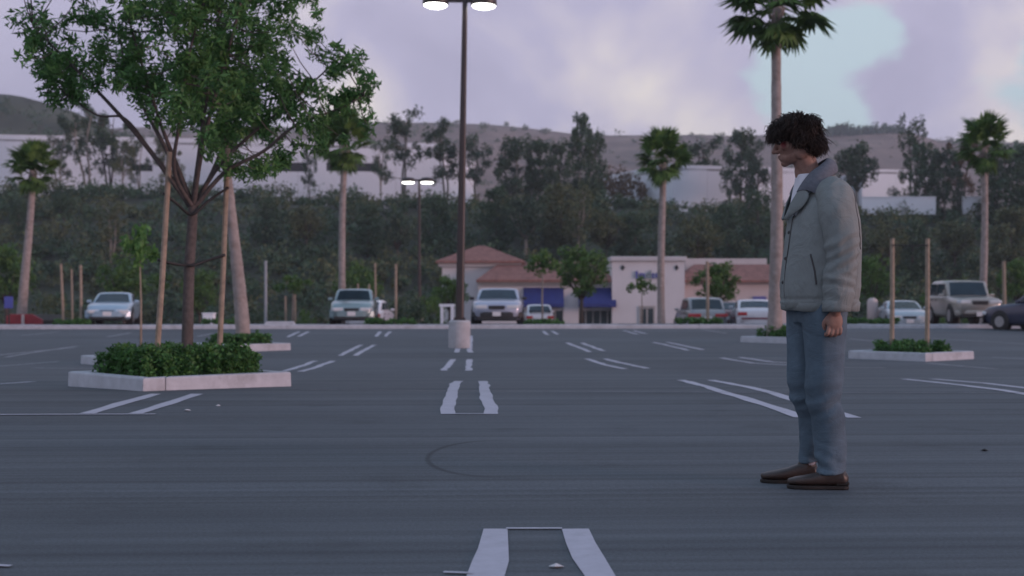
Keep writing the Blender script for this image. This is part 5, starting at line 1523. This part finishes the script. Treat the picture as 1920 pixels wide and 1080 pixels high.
for s in (1, -1):
    e = MB(); ell(e, hp(.0735, s * .031, .004), (.0125, .0125, .0115)); e.build('eye', M_IRIS, bo, smooth=True)
    e = MB(); limb(e, [hp(.084, s * .014, .019), hp(.086, s * .030, .024), hp(.074, s * .046, .018)], [.0035, .0042, .002], 8, 3); e.build('eyebrow', M_HAIR, bo, smooth=True)

# ---- hair: a full cap with loose locks
mb = MB()
ell(mb, hp(-.008, 0, .036), (.110, .090, .094), HR)
ell(mb, hp(-.070, 0, -.020), (.052, .074, .074), HR)
ell(mb, hp(.070, 0, .058), (.046, .066, .044), HR)
for s in (1, -1): ell(mb, hp(-.022, s * .068, .002), (.048, .026, .052), HR)
cap = voxel(mb.mesh(), .006, 2)
HI = HM.inverted()
displace(cap, lambda c, q: .014 * nz(c[0] * 26, c[1] * 26, c[2] * 20) + .005 * nz(c[0] * 90, c[1] * 90, c[2] * 60))
ho = link('hair', cap, M_HAIR, bo)
rng = np.random.default_rng(3)
bv = BVHTree.FromPolygons([v.co[:] for v in cap.vertices], [p.vertices[:] for p in cap.polygons])
mb = MB()
for i in range(6500):
    d_ = rng.normal(size=3); d_ /= np.linalg.norm(d_)
    org = HM @ Vector((-.01, 0, .03)); hit = bv.ray_cast(org + (HR @ Vector(d_)) * .4, -(HR @ Vector(d_)))
    if hit[0] is None: continue
    p = hit[0]; q = HI @ p; nrm_ = hit[1]
    crown = Vector((-.045, 0, .13))
    flow = (q - crown); flow = flow - (HR.transposed() @ nrm_) * flow.dot(HR.transposed() @ nrm_)
    if flow.length < .03: continue
    flow.normalize(); flow = flow + Vector((.10 if q.x > .02 else -.05, 0, -.2)) + Vector(rng.normal(size=3) * .32)
    flow.normalize(); fw = HR @ flow
    ln = rng.uniform(.03, .062)
    a = p - nrm_ * .006; b = p + fw * ln * .45 + nrm_ * rng.uniform(.002, .010); c = p + fw * ln + nrm_ * rng.uniform(-.006, .009) + Vector((0, 0, -.012))
    tq = HI @ c; lim = -.002 if tq.x > .035 else -.055 if tq.x > -.05 else -.105
    if tq.z < lim or q.z < lim + .01: continue
    cw = HR @ Vector(rng.normal(size=3) * .006)
    mb.tube([a, b + cw, c - cw], [.0026, .0022, .0005], 3, caps=False)
mb.build('locks', M_HAIR, ho, smooth=True)['kind'] = 'stuff'

# ---- t-shirt
mb = MB()
loftz(mb, [(1.18, -.005, 0, .11, .08, .09), (1.30, .005, 0, .122, .08, .10), (1.38, .015, 0, .112, .08, .10), (1.45, .03, 0, .083, .075, .092), (1.50, .042, 0, .062, .06, .076), (1.525, .046, 0, .055, .056, .064)])
tee = voxel(mb.mesh(), .006, 3)
displace(tee, lambda c, q: .004 * nz(c[0] * 20, c[1] * 25, c[2] * 14))
link('t_shirt', tee, M_TEE, man)

# ---- jacket
mb = MB()
loftz(mb, [(.872, -.012, 0, .172, .182, .188), (.90, -.012, 0, .184, .194, .198), (1.0, -.014, 0, .186, .196, .20), (1.1, -.018, 0, .180, .190, .20), (1.21, -.022, 0, .168, .182, .20), (1.30, -.026, 0, .155, .172, .198),
           (1.37, -.03, 0, .128, .155, .188), (1.42, -.034, 0, .098, .135, .165), (1.465, -.032, 0, .068, .108, .132), (1.50, -.022, 0, .045, .085, .10), (1.525, -.012, 0, .03, .068, .08)], n=56, ex=2.5)
jk = voxel(mb.mesh(), .0065, 5)
def jfold(c, q):
    x, y, z = c
    v = .013 * nz(x * 6, y * 6, z * 2.0) + .007 * nz(x * 15 + 3, y * 15, z * 4.5)          # hanging folds
    v += .0045 * nz(x * 5, y * 5, z * 20) * max(0, 1 - abs(z - .96) / .12)                     # bunching above the hem
    v -= .005 * math.exp(-((z - .915) / .009) ** 2)                                            # hem band gathers
    if x > .05: v -= .006 * math.exp(-((y - .055) / .007) ** 2) * (1 if z < 1.36 else 0)       # placket edge
    return v
displace(jk, jfold)
jo = link('jacket', jk, M_JACKET, man)
for s in (1, -1):
    ax = 0 if s > 0 else .03
    mb = MB()
    pts = [Vector((-.035, s * .105, 1.425)), Vector((-.045, s * .165, 1.395)), Vector((-.046, s * .200, 1.32)), Vector((-.060 + ax, s * .222, 1.19)), Vector((-.062 + ax, s * .224, 1.08)), Vector((-.045 + ax * 1.5, s * .220, .95)), Vector((-.036 + ax * 1.5, s * .216, .872))]
    sp = spline(pts, 5); rr = np.interp(np.linspace(0, 6, len(sp)), range(7), [.083, .090, .092, .084, .079, .073, .064])
    mb.tube(sp, rr.tolist(), 28); ell(mb, sp[0], (rr[0],) * 3)
    sl = voxel(mb.mesh(), .006, 4)
    def sfold(c, q, s=s):
        x, y, z = c
        v = .009 * nz(x * 8, y * 8, z * 3.5 + s * 5) + .004 * nz(x * 20, y * 20, z * 9)
        e = max(0, 1 - abs(z - 1.12) / .14); v += .017 * e * nz(x * 4 + 2, y * 4, (z + .55 * x) * 26)
        e = max(0, 1 - abs(z - .95) / .12); v += .015 * e * nz(x * 3.5, y * 3.5, (z - .25 * x) * 30)
        e = max(0, 1 - abs(z - 1.30) / .12); v += .009 * e * nz((x + z * .6) * 16, y * 6, z * 5)
        return v
    displace(sl, sfold)
    so = link('sleeve', sl, M_JACKET, jo)
    if s > 0: SLM = sl
    # cuff ring with a dark opening
    mb = MB(); c0 = sp[-1]
    mb.lathe([(.0665, -.004), (.0675, .018), (.068, .045), (.064, .048)], (c0.x, c0.y, c0.z - .012), 28); mb.build('cuff', M_JACKET, jo, smooth=True)
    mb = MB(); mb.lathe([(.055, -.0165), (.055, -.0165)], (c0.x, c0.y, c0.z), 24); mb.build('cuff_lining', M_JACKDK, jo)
# hem band
mb = MB(); ring = []
secs = [(.858, .166, .176, .182), (.861, .175, .186, .190), (.900, .179, .190, .194), (.908, .170, .18, .186)]
n = 56; vs = []; fs = []
for (z, af, ab, b) in secs:
    for k in range(n):
        t = 2 * math.pi * k / n; c, s = math.cos(t), math.sin(t); a = af if c > 0 else ab
        wv = 1 + .012 * math.sin(k * 1.7) * math.sin(k * .63)
        vs.append((-.012 + wv * a * math.copysign(abs(c) ** .8, c), wv * b * math.copysign(abs(s) ** .8, s), z + .004 * math.sin(k * .5)))
for i in range(3):
    for k in range(n): fs.append((i*n + k, i*n + (k+1) % n, (i+1)*n + (k+1) % n, (i+1)*n + k))
fs += [tuple(reversed(range(n)))]
mb.add(vs, fs); mb.build('hem_band', M_JACKET, jo, smooth=True)

def sheet_strip(A, B, n=5, thick=.007, name='collar', mat=None, parent=None, mid=None, bulge=.0):
    A = spline(A, n); B = spline(B, n); m = len(A); rows = 5
    vs = []
    for j in range(rows):
        t = j / (rows - 1)
        for a, b in zip(A, B):
            p = a.lerp(b, t)
            if bulge: p = p + Vector((p.x * .5, p.y, 0)).normalized() * bulge * math.sin(math.pi * t) + Vector((0, 0, bulge * math.sin(math.pi * t)))
            vs.append(p)
    fs = [(j*m + i, j*m + i + 1, (j+1)*m + i + 1, (j+1)*m + i) for j in range(rows - 1) for i in range(m - 1)]
    me = mesh_from([tuple(v) for v in vs], fs, smooth=True)
    o = link(name, me, mat, parent)
    sm = o.modifiers.new('thick', 'SOLIDIFY'); sm.thickness = thick; sm.offset = 0
    ss = o.modifiers.new('sub', 'SUBSURF'); ss.levels = 1; ss.render_levels = 1
    return o
V = Vector
def mir(p): return V((p[0], -p[1], p[2]))
topn = [V((.118, .062, 1.432)), V((.094, .078, 1.478)), V((.055, .088, 1.528)), V((.0, .083, 1.568)), V((-.032, .05, 1.596)), V((-.042, 0, 1.604))]
outn = [V((.040, .142, 1.418)), V((.030, .150, 1.436)), V((.005, .146, 1.468)), V((-.040, .125, 1.505)), V((-.082, .07, 1.530)), V((-.096, 0, 1.538))]
sheet_strip(topn + [mir(p) for p in reversed(topn[:-1])], outn + [mir(p) for p in reversed(outn[:-1])], name='collar', mat=M_COLLAR, parent=jo, bulge=.016, thick=.010)
# lapels folded open
for s in (1, -1):
    A = [V((.094, s * .072, 1.470)), V((.118, s * .060, 1.425)), V((.142, s * .040, 1.375)), V((.160, s * .012, 1.305))]
    B = [V((.070, s * .118, 1.425)), V((.078, s * .138, 1.395)), V((.108, s * .118, 1.350)), V((.158, s * .030, 1.300))]
    sheet_strip(A, B, name='lapel', mat=M_JACKET, parent=jo, bulge=.008, thick=.008)
# seams, pocket and buttons laid on the cloth
bvj = BVHTree.FromPolygons([v.co[:] for v in jk.vertices], [p.vertices[:] for p in jk.polygons])
bvs = BVHTree.FromPolygons([v.co[:] for v in SLM.vertices], [p.vertices[:] for p in SLM.polygons])
def seam(bvh, pts, r, name, off=.0005, mat=M_JACKDK):
    out = []
    for p in spline(pts, 6):
        loc, no, _, _ = bvh.find_nearest(p); out.append(loc + no * off)
    mb = MB(); mb.tube(out, r, 6); mb.build(name, mat, jo, smooth=True)
seam(bvs, [V((-.10, .12, 1.50)), V((-.125, .19, 1.40)), V((-.140, .25, 1.27)), V((-.14, .26, 1.15))], .0035, 'shoulder_seam')
seam(bvj, [V((.14, .055, 1.36)), V((.17, .055, 1.15)), V((.18, .055, .93))], .003, 'placket_seam')
seam(bvj, [V((.085, .19, 1.13)), V((.065, .2, 1.05)), V((.055, .2, .985))], .0045, 'pocket_edge')
for z in (1.25, 1.12, 1.0):
    loc, no, _, _ = bvj.find_nearest(V((.2, .030, z))); mb = MB(); ell(mb, loc, (.009, .009, .009)); mb.build('button', M_JACKDK, jo, smooth=True)

# ---- jeans
mb = MB()
loftz(mb, [(.80, -.005, 0, .115, .125, .165), (.88, -.01, 0, .125, .135, .172), (.96, -.012, 0, .12, .125, .165), (1.0, -.012, 0, .11, .11, .155)], ex=2.2)
LEG = {1: [(-.012, .088, .86, .115), (-.015, .092, .72, .100), (-.014, .094, .60, .092), (-.010, .096, .46, .092), (-.024, .098, .34, .082), (-.036, .100, .20, .074), (-.042, .100, .12, .068), (-.046, .100, .078, .070)],
       -1: [(.015, -.085, .86, .110), (.026, -.092, .72, .098), (.028, -.098, .60, .090), (.018, -.102, .46, .090), (-.012, -.105, .34, .077), (-.010, -.106, .20, .071), (-.004, -.106, .14, .065), (-.006, -.106, .105, .067)]}
for s, L_ in LEG.items():
    sp = spline([V(p[:3]) for p in L_], 5); rr = np.interp(np.linspace(0, len(L_) - 1, len(sp)), range(len(L_)), [p[3] for p in L_])
    mb.tube(sp, rr.tolist(), 28); ell(mb, sp[0], (rr[0],) * 3)
jn = voxel(mb.mesh(), .006, 4)
def dfold(c, q):
    x, y, z = c
    v = .008 * nz(x * 8, y * 8, z * 3) + .004 * nz(x * 18, y * 18, z * 7)
    e = max(0, 1 - abs(z - .42) / .12); v += .024 * e * nz(x * 5, y * 5 + 2, (z + .45 * x) * 22) * (1.3 if q[0] < .2 else .8)
    e = max(0, 1 - z / .26); v += .028 * e * nz(x * 5 + 7, y * 5, (z - .5 * x) * 21)
    e = max(0, 1 - abs(z - .80) / .10); v += .006 * e * nz((x - z * .5) * 18, y * 8, z * 8)
    return v
displace(jn, dfold)
link('jeans', jn, M_DENIM, man)

# ---- shoes and socks
def shoe(cx, cy, yaw, z0):
    root = MB(); A = []
    prof = [(-.085, .030, .055), (-.07, .038, .075), (-.03, .040, .082), (.02, .040, .074), (.06, .043, .058), (.11, .046, .046), (.155, .041, .038), (.185, .022, .028)]
    vs, fs, n = [], [], 18
    for (x, w, h) in prof:
        for k in range(n):
            t = 2 * math.pi * k / n; c, s = math.cos(t), math.sin(t)
            vs.append((x, w * math.copysign(abs(c) ** .8, c), .018 + max(0, h * (.5 + .5 * math.copysign(abs(s) ** .75, s)))))
    m = len(prof)
    for i in range(m - 1):
        for k in range(n): fs.append((i*n + k, i*n + (k+1) % n, (i+1)*n + (k+1) % n, (i+1)*n + k))
    fs += [tuple(reversed(range(n))), tuple(range((m-1)*n, m*n))]
    root.add(vs, fs)
    ell(root, (-.035, 0, .085), (.048, .036, .038)); ell(root, (.178, 0, .034), (.016, .026, .016)); ell(root, (-.078, 0, .05), (.020, .031, .034))
    me = voxel(root.mesh(), .004, 4)
    o = link('shoe', me, M_SHOE, man, loc=(cx, cy, z0), rot=(0, 0, yaw))
    sb = MB(); poly = []
    for (x, w) in ((-.100, .0), (-.095, .022), (-.075, .034), (-.02, .036), (.02, .036), (.07, .045), (.12, .048), (.165, .041), (.190, .022), (.196, 0)):
        poly.append((x, w))
    poly = poly + [(x, -w) for x, w in reversed(poly[1:-1])]
    sb.prism(poly, lambda a, b: (a, b, .001), lambda a, b: (a, b, .017)); sb.build('sole', M_SOLE, o, bevel=.003)
    MB().box((-.065, 0, .030), (.066, .062, .022)).build('heel', M_SOLE, o, bevel=.006)
    sk = MB(); sk.tube([(-.040, 0, .07), (-.048, 0, .145)], .034, 16); sk.build('sock', M_SOCK, o, smooth=True)
    return o
shoe(-.028, .100, R(-10), 0.0); shoe(.055, -.106, R(-7), 0.0)

# ================================================================== HAZE (thin dusk air)
HB = MB(); HB.box((0, 650, 75), (3400, 1500, 160))
hz = HB.build('haze', None); hz['kind'] = 'stuff'; hz['label'] = 'thin dusk haze over the whole place'; hz['category'] = 'haze'
hm = bpy.data.materials.new('haze_air'); hm.use_nodes = True
ht = hm.node_tree; ht.nodes.clear()
ho_ = nnode(ht, 'ShaderNodeOutputMaterial'); hv = nnode(ht, 'ShaderNodeVolumePrincipled')
hv.inputs['Color'].default_value = (.80, .86, .95, 1); hv.inputs['Density'].default_value = .00038; hv.inputs['Anisotropy'].default_value = 0.0; hv.inputs['Density Attribute'].default_value = ''
ht.links.new(hv.outputs[0], ho_.inputs['Volume'])
hz.data.materials.append(hm)
